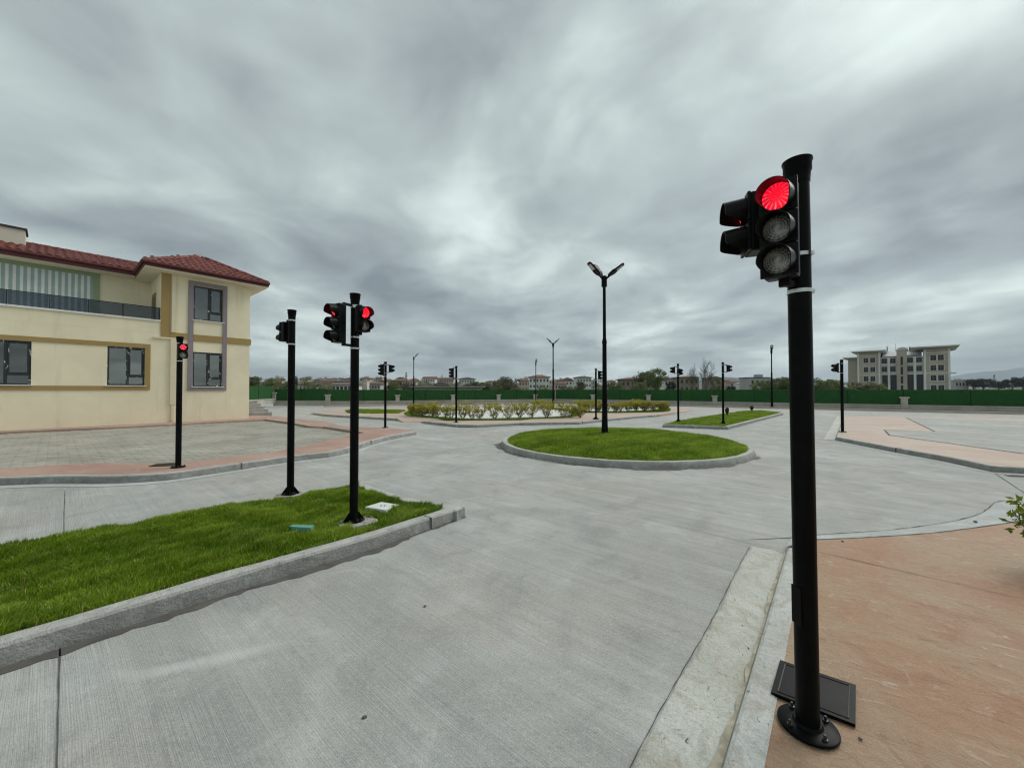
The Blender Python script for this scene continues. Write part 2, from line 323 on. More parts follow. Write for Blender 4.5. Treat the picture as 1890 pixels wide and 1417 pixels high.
def mat_veg():
    def leafy(name, a, b, c3, rough=.55, trans=.3, straw=None):
        k = NB(name); at_ = k.nd('ShaderNodeAttribute'); at_.attribute_name = 'tint'; n = k.noise(k.co('World'), 2.2, 3)
        c = k.mix(at_.outputs['Fac'], a, b); c = k.mix(k.rng(n, .45, .7, 0, .45), c, c3)
        if straw: c = k.mix(k.rng(at_.outputs['Fac'], 1.2, 1.4), c, straw)
        k.fin(c, rough, None, spec=.25)
        t = k.nd('ShaderNodeBsdfTranslucent'); k.L.new(c, t.inputs[0]); mxs = k.nd('ShaderNodeMixShader'); mxs.inputs[0].default_value = trans
        k.L.new(k.b.outputs[0], mxs.inputs[1]); k.L.new(t.outputs[0], mxs.inputs[2]); k.L.new(mxs.outputs[0], k.N['Material Output'].inputs[0])
    leafy('grass_blade', (.092, .185, .008), (.37, .50, .045), (.28, .385, .022), .5, .4, (.52, .45, .20))
    leafy('shrub_leaf', (.12, .15, .025), (.50, .43, .05), (.30, .28, .03))
    leafy('shrub_leaf_green', (.06, .12, .015), (.24, .28, .03), (.13, .17, .02))
    leafy('tree_leaf', (.08, .12, .028), (.20, .25, .07), (.14, .18, .045))
    leafy('tree_leaf_pale', (.13, .145, .055), (.24, .24, .11), (.17, .17, .085))
    leafy('tree_leaf_olive', (.09, .105, .045), (.165, .17, .085), (.13, .13, .07))
    leafy('pine_leaf', (.014, .026, .016), (.035, .05, .03), (.02, .035, .02), .7, .1)
    leafy('topiary_leaf', (.015, .03, .012), (.045, .06, .025), (.03, .035, .02), .7, .1)
    simple('turf', (.08, .13, .018), .95, .1, 0, 5, .35)
    simple('twig', (.20, .155, .10), .9, .15, 0, 20, .3)
    simple('bark', (.13, .115, .095), .95, .1, 0, 6, .3)
    simple('bark_dark', (.045, .04, .033), .95, .1, 0, 6, .3)
    k = NB('artificial_hedge'); w = k.co('World'); f = k.noise(w, 22, 5, .75); g = k.noise(w, 1.6, 4, .6); v = k.noise(k.mp(w, (6, 6, .4)), 1, 3)
    c = k.mix(k.rng(f, .34, .68), (.008, .036, .010), (.034, .150, .036)); c = k.mix(k.rng(g, .4, .65, 0, .35), c, (.018, .08, .02)); c = k.mix(k.rng(v, .58, .75, 0, .3), c, (.03, .09, .03))
    k.fin(c, .8, f, 1., .05, .2)
    simple('hedge_post', (.008, .022, .012), .7, .3)
    k = NB('meadow'); w = k.co('World'); n = k.noise(w, .02, 6, .65); n2 = k.noise(w, .3, 5, .6)
    k.fin(k.mix(k.rng(n, .35, .65), k.mix(n2, (.055, .075, .025), (.09, .10, .04)), (.14, .12, .08)), .95, None, spec=.1)
    k = NB('forest_hill'); w = k.co('World'); n = k.noise(w, .012, 6, .7)
    k.fin(k.mix(k.rng(n, .35, .65), (.022, .035, .02), (.05, .06, .035)), .95, None, spec=.1)
mat_veg()

# ------------------------------------------------------------------ mesh helpers
class MB:
    def __init__(s): s.v = []; s.f = []
    def add(s, vs, fs):
        o = len(s.v); s.v += [tuple(v) for v in vs]; s.f += [tuple(i+o for i in f) for f in fs]; return s
    def box(s, c, d, rz=0., ch=0.):
        x, y, z = d[0]/2, d[1]/2, d[2]/2
        if ch <= 0:
            vs = [(-x,-y,-z),(x,-y,-z),(x,y,-z),(-x,y,-z),(-x,-y,z),(x,-y,z),(x,y,z),(-x,y,z)]
            fs = [(3,2,1,0),(4,5,6,7),(0,1,5,4),(1,2,6,5),(2,3,7,6),(3,0,4,7)]
        else:
            bm = bmesh.new(); bmesh.ops.create_cube(bm, size=1)
            for v in bm.verts: v.co = Vector((v.co.x*d[0], v.co.y*d[1], v.co.z*d[2]))
            bmesh.ops.bevel(bm, geom=bm.edges[:], offset=ch, segments=2, affect='EDGES', profile=.6)
            bm.verts.index_update(); vs = [tuple(v.co) for v in bm.verts]; fs = [tuple(v.index for v in f.verts) for f in bm.faces]; bm.free()
        cz, sz = math.cos(rz), math.sin(rz)
        return s.add([(c[0]+a*cz-b*sz, c[1]+a*sz+b*cz, c[2]+e) for a, b, e in vs], fs)
    def frame_box(s, O, u, v, w, d):      # box spanned from corner O along u,v,w by d
        u, v, w = Vector(u)*d[0], Vector(v)*d[1], Vector(w)*d[2]; O = Vector(O)
        P = [O, O+u, O+u+v, O+v, O+w, O+u+w, O+u+v+w, O+v+w]
        fs = [(3,2,1,0),(4,5,6,7),(0,1,5,4),(1,2,6,5),(2,3,7,6),(3,0,4,7)]
        if u.cross(v).dot(w) < 0: fs = [tuple(reversed(f)) for f in fs]
        return s.add(P, fs)
    def lathe(s, prof, n=24, c=(0,0,0), caps=True, axis='z'):
        vs, fs = [], []
        for r, z in prof:
            for i in range(n):
                a = 2*math.pi*i/n
                p = (r*math.cos(a), r*math.sin(a), z) if axis == 'z' else (z, r*math.cos(a), r*math.sin(a))
                vs.append((c[0]+p[0], c[1]+p[1], c[2]+p[2]))
        for j in range(len(prof)-1):
            for i in range(n):
                k = (i+1) % n; fs.append((j*n+i, j*n+k, (j+1)*n+k, (j+1)*n+i))
        if caps: fs.append(tuple(range(n-1, -1, -1))); fs.append(tuple(range((len(prof)-1)*n, len(prof)*n)))
        return s.add(vs, fs)
    def tube(s, pts, rad, n=8, caps=True):
        pts = [Vector(p) for p in pts]
        if isinstance(rad, (int, float)): rad = [rad]*len(pts)
        vs, fs = [], []; ref = None
        for i, p in enumerate(pts):
            t = (pts[min(i+1, len(pts)-1)] - pts[max(i-1, 0)]).normalized()
            a = ref if ref is not None else (Vector((0,0,1)) if abs(t.z) < .9 else Vector((1,0,0)))
            x = (a - t*a.dot(t)).normalized(); y = t.cross(x); ref = x
            for k in range(n):
                an = 2*math.pi*k/n; vs.append(p + (x*math.cos(an)+y*math.sin(an))*rad[i])
        for j in range(len(pts)-1):
            for i in range(n):
                k = (i+1) % n; fs.append((j*n+i, j*n+k, (j+1)*n+k, (j+1)*n+i))
        if caps: fs.append(tuple(range(n-1, -1, -1))); fs.append(tuple(range((len(pts)-1)*n, len(pts)*n)))
        return s.add(vs, fs)
    def mesh(s, name, mat, smooth=False, angle=None):
        me = bpy.data.meshes.new(name); me.from_pydata(s.v, [], s.f); me.materials.append(MATS[mat]); me.update()
        if smooth:
            me.polygons.foreach_set('use_smooth', [True]*len(me.polygons))
            me.set_sharp_from_angle(angle=R(angle or 40))
        return me
    def obj(s, name, mat, parent=None, loc=(0,0,0), rz=0., smooth=False, col=None):
        return link(name, s.mesh(name, mat, smooth), parent, loc, rz, col)
def link(name, me, parent=None, loc=(0,0,0), rz=0., col=None, scale=None):
    o = bpy.data.objects.new(name, me); COL.objects.link(o); o.location = loc; o.rotation_euler = (0, 0, rz)
    if scale is not None: o.scale = scale if isinstance(scale, (tuple, list)) else (scale,)*3
    if parent is not None: o.parent = parent
    if col is not None: o.color = (*col, 1)[:4]
    return o
def thing(name, label, cat, loc=(0,0,0), rz=0., group=None):
    o = bpy.data.objects.new(name, None); COL.objects.link(o); o.location = loc; o.rotation_euler = (0,0,rz); o.empty_display_size = .1
    return tag(o, label, cat, group)
def tag(o, label, cat=None, group=None, kind=None):
    o['label'] = label
    if cat: o['category'] = cat
    if group: o['group'] = group
    if kind: o['kind'] = kind
    return o
def struct(o, label=None):
    o['kind'] = 'structure'
    if label: o['label'] = label
    return o
def np_mesh(name, V, F, mat, tint=None):
    """V (n,3) float, F (m,3 or 4) int"""
    me = bpy.data.meshes.new(name); n, m, q = len(V), len(F), F.shape[1]
    me.vertices.add(n); me.vertices.foreach_set('co', V.astype(np.float32).ravel())
    me.loops.add(m*q); me.loops.foreach_set('vertex_index', F.astype(np.int32).ravel())
    me.polygons.add(m); me.polygons.foreach_set('loop_start', np.arange(0, m*q, q, dtype=np.int32)); 
    if tint is not None:
        a = me.attributes.new('tint', 'FLOAT', 'POINT'); a.data.foreach_set('value', tint.astype(np.float32))
    me.materials.append(MATS[mat]); me.update(); me.validate(); return me
def area2(P): return sum(P[i].x*P[(i+1) % len(P)].y - P[(i+1) % len(P)].x*P[i].y for i in range(len(P)))/2
def slab(P, zb=-.08, mb=None, sides=True):   # closed plan polygon with heights -> solid slab
    mb = mb or MB(); P = [Vector(p) for p in P]
    if area2(P) < 0: P = P[::-1]
    n = len(P); tri = tessellate_polygon([[Vector((p.x, p.y, 0)) for p in P]])
    fs = []
    for t in tri:
        a, b, c = [P[i] for i in t]
        fs.append(tuple(t) if (b.x-a.x)*(c.y-a.y)-(b.y-a.y)*(c.x-a.x) > 0 else tuple(reversed(t)))
    mb.add(P, fs)
    if sides:
        for i in range(n):
            a, b = P[i], P[(i+1) % n]; mb.add([(a.x,a.y,zb),(b.x,b.y,zb),tuple(b),tuple(a)], [(0,1,2,3)])
    return mb
def resample(P, step, closed=False):
    P = [Vector(p) for p in P]; out = []
    Q = P+[P[0]] if closed else P
    for a, b in zip(Q[:-1], Q[1:]):
        n = max(1, int(round((b-a).length/step)))
        out += [a.lerp(b, i/n) for i in range(n)]
    if not closed: out.append(Q[-1])
    return out
def smooth_line(P, it=2, closed=False):
    P = [Vector(p) for p in P]
    for _ in range(it):
        Q = []
        n = len(P)
        rg = range(n) if closed else range(n-1)
        if not closed: Q.append(P[0])
        for i in rg:
            a, b = P[i], P[(i+1) % n]; Q += [a.lerp(b, .25), a.lerp(b, .75)]
        if not closed: Q.append(P[-1])
        P = Q
    return P
def offset_line(P, d, closed=False):     # to the left of travel
    n = len(P); out = []
    for i, p in enumerate(P):
        a = P[(i-1) % n] if (closed or i > 0) else p; b = P[(i+1) % n] if (closed or i < n-1) else p
        t = Vector((b.x-a.x, b.y-a.y)); t.normalize(); out.append(Vector((p.x - t.y*d, p.y + t.x*d, p.z)))
    return out
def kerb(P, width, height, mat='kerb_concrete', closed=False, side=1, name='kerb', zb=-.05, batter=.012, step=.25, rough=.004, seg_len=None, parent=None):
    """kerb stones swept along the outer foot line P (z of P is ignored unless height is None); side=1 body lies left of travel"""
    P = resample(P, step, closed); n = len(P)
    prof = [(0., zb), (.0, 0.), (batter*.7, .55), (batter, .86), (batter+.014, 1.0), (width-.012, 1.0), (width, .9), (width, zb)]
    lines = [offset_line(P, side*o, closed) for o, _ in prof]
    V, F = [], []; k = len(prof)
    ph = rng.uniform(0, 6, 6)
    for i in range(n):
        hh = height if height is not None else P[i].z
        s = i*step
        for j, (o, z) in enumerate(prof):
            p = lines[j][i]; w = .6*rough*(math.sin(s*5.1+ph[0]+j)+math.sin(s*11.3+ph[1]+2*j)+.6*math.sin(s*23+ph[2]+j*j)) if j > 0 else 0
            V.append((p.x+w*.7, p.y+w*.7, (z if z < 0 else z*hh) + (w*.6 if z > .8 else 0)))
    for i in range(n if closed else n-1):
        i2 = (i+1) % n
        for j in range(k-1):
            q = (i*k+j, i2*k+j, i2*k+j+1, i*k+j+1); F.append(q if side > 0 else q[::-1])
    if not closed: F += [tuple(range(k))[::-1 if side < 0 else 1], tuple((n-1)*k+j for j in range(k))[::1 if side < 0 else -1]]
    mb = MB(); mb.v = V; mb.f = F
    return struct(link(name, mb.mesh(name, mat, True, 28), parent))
def strip(A, B, name, mat, parent=None, kind=True):    # sheet between two lines of equal length
    mb = MB(); n = len(A); mb.v = [tuple(p) for p in A]+[tuple(p) for p in B]
    for i in range(n-1): mb.f.append((i, i+1, n+i+1, n+i))
    a, b, c = Vector(mb.v[0]), Vector(mb.v[1]), Vector(mb.v[n])
    if (b-a).cross(c-a).z < 0: mb.f = [f[::-1] for f in mb.f]
    o = link(name, mb.mesh(name, mat), parent)
    return struct(o) if kind and parent is None else o

# ------------------------------------------------------------------ ground, town hillside, far hills
D = Vector((math.sin(ROAD_A), math.cos(ROAD_A), 0)); NRM = Vector((math.cos(ROAD_A), -math.sin(ROAD_A), 0))
def terrain(x, y):
    k = x/max(y, 1)
    left = 1-sst(-.15, .5, k)
    return -.35 + sst(130, 420, y)*(3.5+6.5*left) + .5*math.sin(x*.021)*sst(120, 260, y) + sst(420, 900, y)*2*left
def build_ground():
    ys = [-40, -10, 0, 20, 45, 60, 80, 100, 120]+list(range(140, 920, 20))+[1000, 1300, 1800, 2600, 4000, 7000]
    xs = [-9000, -5000, -2500, -1500]+list(range(-1000, 1001, 25))+[1500, 2500, 5000, 9000]
    V = [(x, y, terrain(x, y) if y < 1000 else terrain(x, 920)*max(0, 1-(y-920)/2500)-.3) for y in ys for x in xs]; n = len(xs); F = []
    for j in range(len(ys)-1):
        for i in range(n-1): F.append((j*n+i, j*n+i+1, (j+1)*n+i+1, (j+1)*n+i))
    mb = MB(); mb.v = V; mb.f = F; o = struct(link('ground', mb.mesh('ground', 'meadow', True)), 'open green ground beyond the boundary wall')
    def ridge(name, cx, Y, wid, dep, hgt, sd, label):
        xs = np.linspace(-wid, wid, 90); ysr = np.linspace(-dep, dep, 14); V = []; F = []
        for yy in ysr:
            for xx in xs:
                e = max(0, 1-(xx/wid)**2)**1.3*max(0, 1-(yy/dep)**2)
                h = hgt*e*(1+.06*math.sin(xx*.004*1000/wid*3+sd)+.035*math.sin(xx/wid*21+sd*2)+.02*math.sin(xx/wid*47+yy*.01))
                V.append((cx+xx, Y+yy, h-2))
        for j in range(13):
            for i in range(89): F.append((j*90+i, j*90+i+1, (j+1)*90+i+1, (j+1)*90+i))
        mb = MB(); mb.v = V; mb.f = F; struct(link(name, mb.mesh(name, 'forest_hill', True)), label)
    Yh = 5200
    ridge('hill', at(1915, Yh).x, Yh, 1750, 900, 292, 1, 'broad pale hill rising on the horizon')
    ridge('hill', at(1345, 3200).x, 3200, 700, 500, 100, 2, 'low pale ridge seen between the houses')
build_ground()

# ------------------------------------------------------------------ road
road_mb = slab([(-46,-9,0),(60,-9,0),(60,14,0),(8,50,0),(-46,50,0)], -.3)
road = struct(road_mb.obj('road', 'road_concrete'), 'broom finished pale concrete road')
def joint(a, b, w=.012, z=.004, parent=road, mat='joint_dark', wob=.0012):
    a, b = Vector(a), Vector(b); L = (b-a).length; n = max(2, int(L/.12)); t = (b-a).normalized(); s = Vector((-t.y, t.x, 0)); A, B = [], []
    for i in range(n+1):
        p = a.lerp(b, i/n) + s*(wob*math.sin(i*.37)+wob*random.uniform(-1, 1)); ww = w*random.uniform(.35, 1.1)/2
        A.append((p.x+s.x*ww, p.y+s.y*ww, z)); B.append((p.x-s.x*ww, p.y-s.y*ww, z))
    return strip(A, B, 'joint', mat, parent)
joint(G(120, 905), G(104, 1440), .007)
joint((-.55, 6.55, 0), G(1395, 1006), .004)
joint(G(1380, 996), G(1462, 992.5), .012)
joint(G(860, 1417), G(1060, 1417), .001)
joint(G(1520, 811), G(1440, 803), .010); joint(G(925, 818), G(560, 868), .010); joint((-4.9, 9.6, 0), (-.6, 13.8, 0), .012)
joint(G(1832, 871), G(1895, 912), .016); joint(G(1395, 845), (13., 4.2, 0), .008)

# ------------------------------------------------------------------ pavements with their kerbs
def pavement(pts, mat, label, zb=-.08):
    return struct(slab(pts, zb).obj('pavement', mat), label)
# near right pavement with gutter
K0 = Vector((1.198, 1.987, 0))
def kline(off, z, s0=-4.2, s1=2.05, step=.12):
    n = int((s1-s0)/step); return [Vector((*(K0 + D*(s0+(s1-s0)*i/n) + NRM*off).xy, z)) for i in range(n+1)]
arc_in = [(1507,996),(1580,993),(1650,989),(1731,983),(1785,976),(1844,968),(1890,960),(1990,948),(2150,930)]
arc_out = [(1461,992.5),(1507,987.5),(1623,981),(1704,972),(1785,958),(1822,943),(1839,923.5),(1890,927),(2150,945)]
AI = smooth_line(GP(arc_in, .058), 2)
nearpoly = kline(.13, .056)[::6] + AI + [Vector((9, 3.2, .056)), Vector((9, -5, .056)), Vector((-1, -5, .056))]
pav_near = pavement(nearpoly, 'terracotta_concrete', 'terracotta stamped concrete pavement around the nearest traffic light')
AO = smooth_line(GP(arc_out, .005), 1)
def lerp_to(Pl, n):
    L = [0.]
    for a, b in zip(Pl[:-1], Pl[1:]): L.append(L[-1]+(b-a).length)
    out = []
    for i in range(n):
        s = L[-1]*i/(n-1); j = max(0, min(len(L)-2, np.searchsorted(L, s)-1)); f = (s-L[j])/max(1e-6, L[j+1]-L[j]); out.append(Pl[j].lerp(Pl[j+1], f))
    return out
ai = lerp_to([K0 + D*2.05 + NRM*.0 + Vector((0,0,.05))]+AI, 60); ao = lerp_to(AO, 60)
apron = strip(ao, [Vector((p.x, p.y, .060)) for p in ai], 'apron', 'smooth_cement'); apron['label'] = 'smooth pale concrete apron curving round the terracotta pavement'
for P, w in ((AO[:40], .014), (AI, .010)):
    for a, b in zip(P[:-1:2], P[2::2]): pass
edge = [Vector((p.x, p.y, .0105)) for p in lerp_to(AO, 70)]
strip(edge, [p + Vector((.004, .016*random.uniform(.3, 1.2), 0)) for p in edge], 'joint', 'joint_dark', road)
edge = [Vector((p.x, p.y, .0625)) for p in lerp_to(AI, 70)]
strip(edge, [p + Vector((0, .011*random.uniform(.4, 1.1), 0)) for p in edge], 'joint', 'joint_dark', road)
joint(G(1500, 1015.5, .06), G(2000, 1130, .06), .007, .0605, pav_near, wob=.002)
joint(G(1405, 1420, .06), (4.2, -.9, 0), .006, .0605, pav_near, wob=.003)
# gutter: profile across from the road edge to the kerb
def gutter():
    lines = []; S0, S1, st = -4.2, 2.0, .05; n = int((S1-S0)/st)
    prof = [(-.272, -.01), (-.262, .007), (-.235, .017), (-.17, .018), (-.09, .013), (-.03, .008), (.012, .006)]
    V = []; F = []; k = len(prof)
    for i in range(n+1):
        s = S0+st*i
        for j, (o, z) in enumerate(prof):
            w = (.006*math.sin(s*3.1)+.003*math.sin(s*9.7+1)+random.uniform(-.004, .004)) if j < 2 else random.uniform(-.002, .002)
            p = K0 + D*(s+(0 if i < n else .02*math.sin(j*2.)) ) + NRM*(o+w); V.append((p.x, p.y, z + (random.uniform(-.0018, .0018) if 0 < j < k-1 else 0)))
    for i in range(n):
        for j in range(k-1): F.append((i*k+j, i*k+j+1, (i+1)*k+j+1, (i+1)*k+j))
    mb = MB(); mb.v = V; mb.f = [f for f in F]
    o = mb.obj('gutter', 'gutter_mortar', smooth=True); struct(o, 'rough pale mortar gutter beside the terracotta pavement')
    # crack where the gutter meets the slab
    A = [Vector((*(K0+D*(S0+.06*i)+NRM*(-.270+.006*math.sin((S0+.06*i)*3.1)+.0015*math.sin(i*1.9))).xy, .0085)) for i in range(int((S1-S0)/.06)+1)]
    strip(A, [p - NRM*random.uniform(.0015, .006) for p in A], 'joint', 'joint_dark', road)
gutter()
kerb(kline(0, 0, -4.2, 2.02)[::1], .14, .066, 'kerb_mortar', side=-1, step=.12, batter=.02, rough=.003)
# left pavement round the stone yard
lp_out = GP([(-170,887),(0,882),(109,878),(200,879),(291,875),(337,870),(430,857),(537,841.5),(628,832),(673,816),(720,804),(769,796)], .12)
lp_far = GP([(755,793),(710,789),(650,786.5),(624,785),(612,779),(544,772),(513,768.5),(495,767),(440,764),(300,771),(-170,795)], .12)
lp_in_far = GP([(-170,805),(0,797),(227,787),(489,773.3),(540,780),(569,786,.11),(596,788,.09),(673,798)], .12)
lp_in_near = GP([(637,805),(560,823),(491,835.5),(400,846),(318,855),(218,854),(150,855),(0,864),(-170,873)], .12)
lpo = smooth_line(lp_out, 1)
leftpoly = offset_line(lpo, .05) + lp_far + lp_in_far + lp_in_near
pavement([Vector((p.x, p.y, min(p.z, .12)-.003)) for p in leftpoly], 'red_stamped_concrete', 'reddish stamped concrete path around the stone yard')
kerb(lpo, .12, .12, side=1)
g0 = offset_line(resample(lpo, .3), -.01); g1 = offset_line(resample(lpo, .3), -.22)
strip([Vector((p.x, p.y, .006)) for p in g0], [Vector((p.x, p.y, .005)) for p in g1], 'gutter', 'smooth_cement')
kerb(lp_in_far[:6], .12, .125, side=1, zb=.0); kerb(lp_in_far[6:], .10, .125, side=1, zb=.0)
yard_poly = lp_in_far + lp_in_near
# far island with the shrub beds
is_near = GP([(572,762.5,.02),(580,762),(600,764.5),(640,767),(680,769),(731,772),(743,779,.02),(776,778,.02),(782,777),(841,783),(881,784),(961,780),(1069,778.5),(1111,774),(1176,768),(1218,765),(1280,757.5,.02)], .12)
is_far = GP([(1270,753),(1180,751),(1000,749.5),(800,750.5),(660,754.5),(590,758)], .12)
pavement([Vector((p.x, p.y, p.z-.003)) for p in offset_line(is_near, .05)+is_far], 'pink_stamped_concrete', 'pale pink stamped concrete island holding the shrub beds')
kerb(is_near[1:6], .12, .12); kerb(is_near[8:16], .12, .12)
for seg in (is_near[1:6], is_near[8:16]):
    r_ = resample(seg, .4); strip([Vector((*p.xy, .006)) for p in offset_line(r_, -.01)], [Vector((*p.xy, .005)) for p in offset_line(r_, -.28)], 'gutter', 'smooth_cement')
# right pavement with parking inlay
rp = GP([(1542,806),(1650,826),(1741,841.5),(1832,860),(1890,863),(2250,882)], .11)
rp_back = GP([(2250,800),(1890,772.5),(1700,769),(1559,767.5)], .11)
pavement([Vector((p.x, p.y, p.z-.003)) for p in offset_line(rp, .04)+rp_back], 'pink_stamped_concrete', 'pale pink stamped concrete pavement beside the concrete parking bays')
kerb(rp, .12, .11)
kerb([rp_back[3], rp[0]], .10, .11)
kerb(rp_back[::-1], .12, .11, side=-1)
r_ = resample(rp, .4); strip([Vector((*p.xy, .006)) for p in offset_line(r_, -.01)], [Vector((*p.xy, .005)) for p in offset_line(r_, -.2)], 'gutter', 'smooth_cement')
inlay = GP([(1671,770),(2200,788),(2200,870),(1890,837),(1642,803),(1632,793),(1725,796)], .1115)
struct(slab(inlay, .10, sides=False).obj('parking_bay', 'road_concrete'), 'grey concrete parking bays inlaid in the pink pavement')
for a, b in zip(inlay[3:], inlay[4:]+inlay[:1]): joint(a, b, .05, .114)
gq = GP([(1520,811),(1541,811),(1557,768),(1545,768)], .008)
struct(slab(gq, 0, sides=False).obj('gutter', 'gutter_mortar'), 'rough mortar gutter ending at the far kerb corner')

# ------------------------------------------------------------------ grass islands
med_out = GP([(-260,1268),(0,1192),(393,1074),(700,986.6),(859,935)], .12)
med_arc = GP([(859,935),(765,919),(702,903),(673,887.5)], .12)
med_back = GP([(660,889),(640,893.5),(334,942.5),(0,1003),(-260,1050)], .14)
for p in med_back: p.z = .12
mo = [Vector((p.x, p.y, 0)) for p in med_out]
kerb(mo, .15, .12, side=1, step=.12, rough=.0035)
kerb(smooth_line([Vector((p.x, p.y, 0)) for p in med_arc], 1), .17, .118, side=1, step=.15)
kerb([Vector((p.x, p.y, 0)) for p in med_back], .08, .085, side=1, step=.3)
def stain(line, wmin, wmax, z, side=-1, mat='wet_stain'):
    P = resample(line, .05); A, B = [], []; ph = rng.uniform(0, 6, 4)
    for i, p in enumerate(P):
        s = i*.05; w = wmin+(wmax-wmin)*max(0, .30+.38*math.sin(s*1.3+ph[0])+.28*math.sin(s*3.7+ph[1])+.2*math.sin(s*9+ph[2])+.12*math.sin(s*31+ph[3])+.3*random.random())
        A.append(w); 
    O = [Vector((*p.xy, z)) for p in P]; t = [(P[min(i+1, len(P)-1)]-P[max(0, i-1)]).normalized() for i in range(len(P))]
    B = [o + Vector((-tt.y, tt.x, 0))*side*w for o, tt, w in zip(O, t, A)]
    return strip(O, B, 'damp_stain', mat, road)
simple('channel_dirt', (.40, .37, .285), .9, .2, 0, 14, .35)
stain(kline(.004, 0, -4.2, 2.0), .010, .045, .0165, side=1, mat='channel_dirt')
stain(mo, .02, .10, .004); stain(mo[:2], .05, .20, .0055)
med_poly = offset_line(med_out, .145)[:-1] + [G(818, 935.5, .12)] + [p for p in offset_line(med_arc, .17)[1:]] + offset_line(med_back, .05)
def in_poly(X, Y, P):
    ins = np.zeros(len(X), bool); n = len(P); j = n-1
    for i in range(n):
        xi, yi, xj, yj = P[i].x, P[i].y, P[j].x, P[j].y
        c = ((yi > Y) != (yj > Y)) & (X < (xj-xi)*(Y-yi)/((yj-yi) if yj != yi else 1e-9)+xi); ins ^= c; j = i
    return ins
def fbm(X, Y, f, sd):
    r = np.random.default_rng(sd); z = np.zeros_like(X)
    for o in range(9):
        a = r.uniform(0, 6.28); k = f*(1.0+o*.45); z += np.sin((X*np.cos(a)+Y*np.sin(a))*k + r.uniform(0, 6.28))/(1+o*.25)
    return z/3.2
def grass(label, poly, zf, dens, h, w, sd, segs=1, holes=(), xlim=None):
    xs = [p.x for p in poly]; ys = [p.y for p in poly]
    x0, x1, y0, y1 = min(xs), max(xs), min(ys), max(ys)
    if xlim: x0 = max(x0, xlim)
    n = int((x1-x0)*(y1-y0)*dens); r = np.random.default_rng(sd)
    X = r.uniform(x0, x1, n); Y = r.uniform(y0, y1, n); m = in_poly(X, Y, poly)
    m &= (np.abs(X) < 1.42*Y+1.2)                       # only what the place shows from here and a step aside
    for hx, hy, hr in holes: m &= ((X-hx)**2+(Y-hy)**2 > (hr*(1+.25*np.sin(np.arctan2(Y-hy, X-hx)*3+hx)))**2)
    X, Y = X[m], Y[m]; n = len(X); Z = zf(X, Y)
    clump = fbm(X, Y, 9, sd+1); bare = fbm(X, Y, 3.1, sd+5)
    ang = 1.6*fbm(X, Y, 4, sd+2)+r.normal(0, 1.1, n); lean = np.clip(.45+.3*clump+r.normal(0, .22, n), .05, 1.3)
    H = h*np.clip(.74+.50*clump+.28*bare+r.normal(0, .18, n), .25, 1.7); Wd = w*r.uniform(.6, 1.3, n)
    dx, dy = np.cos(ang)*lean*H, np.sin(ang)*lean*H; sa = ang+math.pi/2+r.normal(0, .5, n); sx, sy = np.cos(sa)*Wd/2, np.sin(sa)*Wd/2
    base = np.stack([X, Y, Z-.006], 1); side = np.stack([sx, sy, np.zeros(n)], 1)
    tip = base + np.stack([dx, dy, H*np.sqrt(np.clip(1-.35*lean**2, .3, 1))], 1)
    t = np.clip(.45+.38*fbm(X, Y, 2.2, sd+3)+.3*clump+.15*fbm(X, Y, 14, sd+9)+r.normal(0, .25, n), 0, 1)
    t = np.where(r.random(n) < .035+.10*np.clip(fbm(X, Y, 1.7, sd+6)-.35, 0, 1), 1.5, t)
    if segs == 1:
        V = np.stack([base-side, base+side, tip], 1).reshape(-1, 3); F = np.arange(3*n).reshape(-1, 3); T = np.repeat(t, 3)
    else:
        mid = base + np.stack([dx*.33, dy*.33, H*.58], 1)
        V = np.stack([base-side, base+side, mid+side*.8, mid-side*.8, tip], 1).reshape(-1, 3); i = np.arange(n)*5
        F = np.concatenate([np.stack([i, i+1, i+2], 1), np.stack([i, i+2, i+3], 1), np.stack([i+3, i+2, i+4], 1)]); T = np.repeat(t, 5)
    o = link('grass', np_mesh('grass', V, F, 'grass_blade', T)); tag(o, label, 'grass', None, 'stuff'); return o
def turf(poly, zf, label, rings=10):     # rings from the rim to the centre, following the mound
    P = resample(poly, .3, True); C = sum(poly, Vector())/len(poly); n = len(P); mb = MB()
    if area2(P) < 0: P = P[::-1]
    for k in range(rings):
        Q = [p.lerp(C, k/rings) for p in P]; X = np.array([q.x for q in Q]); Y = np.array([q.y for q in Q]); Z = zf(X, Y)
        mb.v += [(x, y, z) for x, y, z in zip(X, Y, Z)]
    mb.v.append((C.x, C.y, float(zf(np.array([C.x]), np.array([C.y]))[0])))
    for k in range(rings-1):
        for i in range(n): j = (i+1) % n; mb.f.append((k*n+i, k*n+j, (k+1)*n+j, (k+1)*n+i))
    o = (rings-1)*n
    for i in range(n): mb.f.append((o+i, o+(i+1) % n, rings*n))
    for i in range(n):
        a, b = P[i], P[(i+1) % n]; za, zb_ = mb.v[i][2], mb.v[(i+1) % n][2]; mb.add([(a.x,a.y,-.05),(b.x,b.y,-.05),(b.x,b.y,zb_),(a.x,a.y,za)], [(0,1,2,3)])
    return struct(mb.obj('turf', 'turf', smooth=True), label)
z_med = lambda X, Y: .112 + .022*fbm(X, Y, 3.3, 40) + .010*fbm(X, Y, 9, 41)
T2P, T3P = G(653, 962, .12), G(536, 912, .12)
turf(med_poly, z_med, 'turf bed of the kerbed median'); 
grass('short bright green grass filling the kerbed median', med_poly, z_med, 22000, .056, .0060, 11, 2, holes=((T2P.x+.05, T2P.y-.03, .19), (T3P.x, T3P.y-.03, .17), (G(706, 933, .165).x, G(706, 933, .165).y, .13), (G(556, 971, .155).x, G(556, 971, .155).y, .085)))
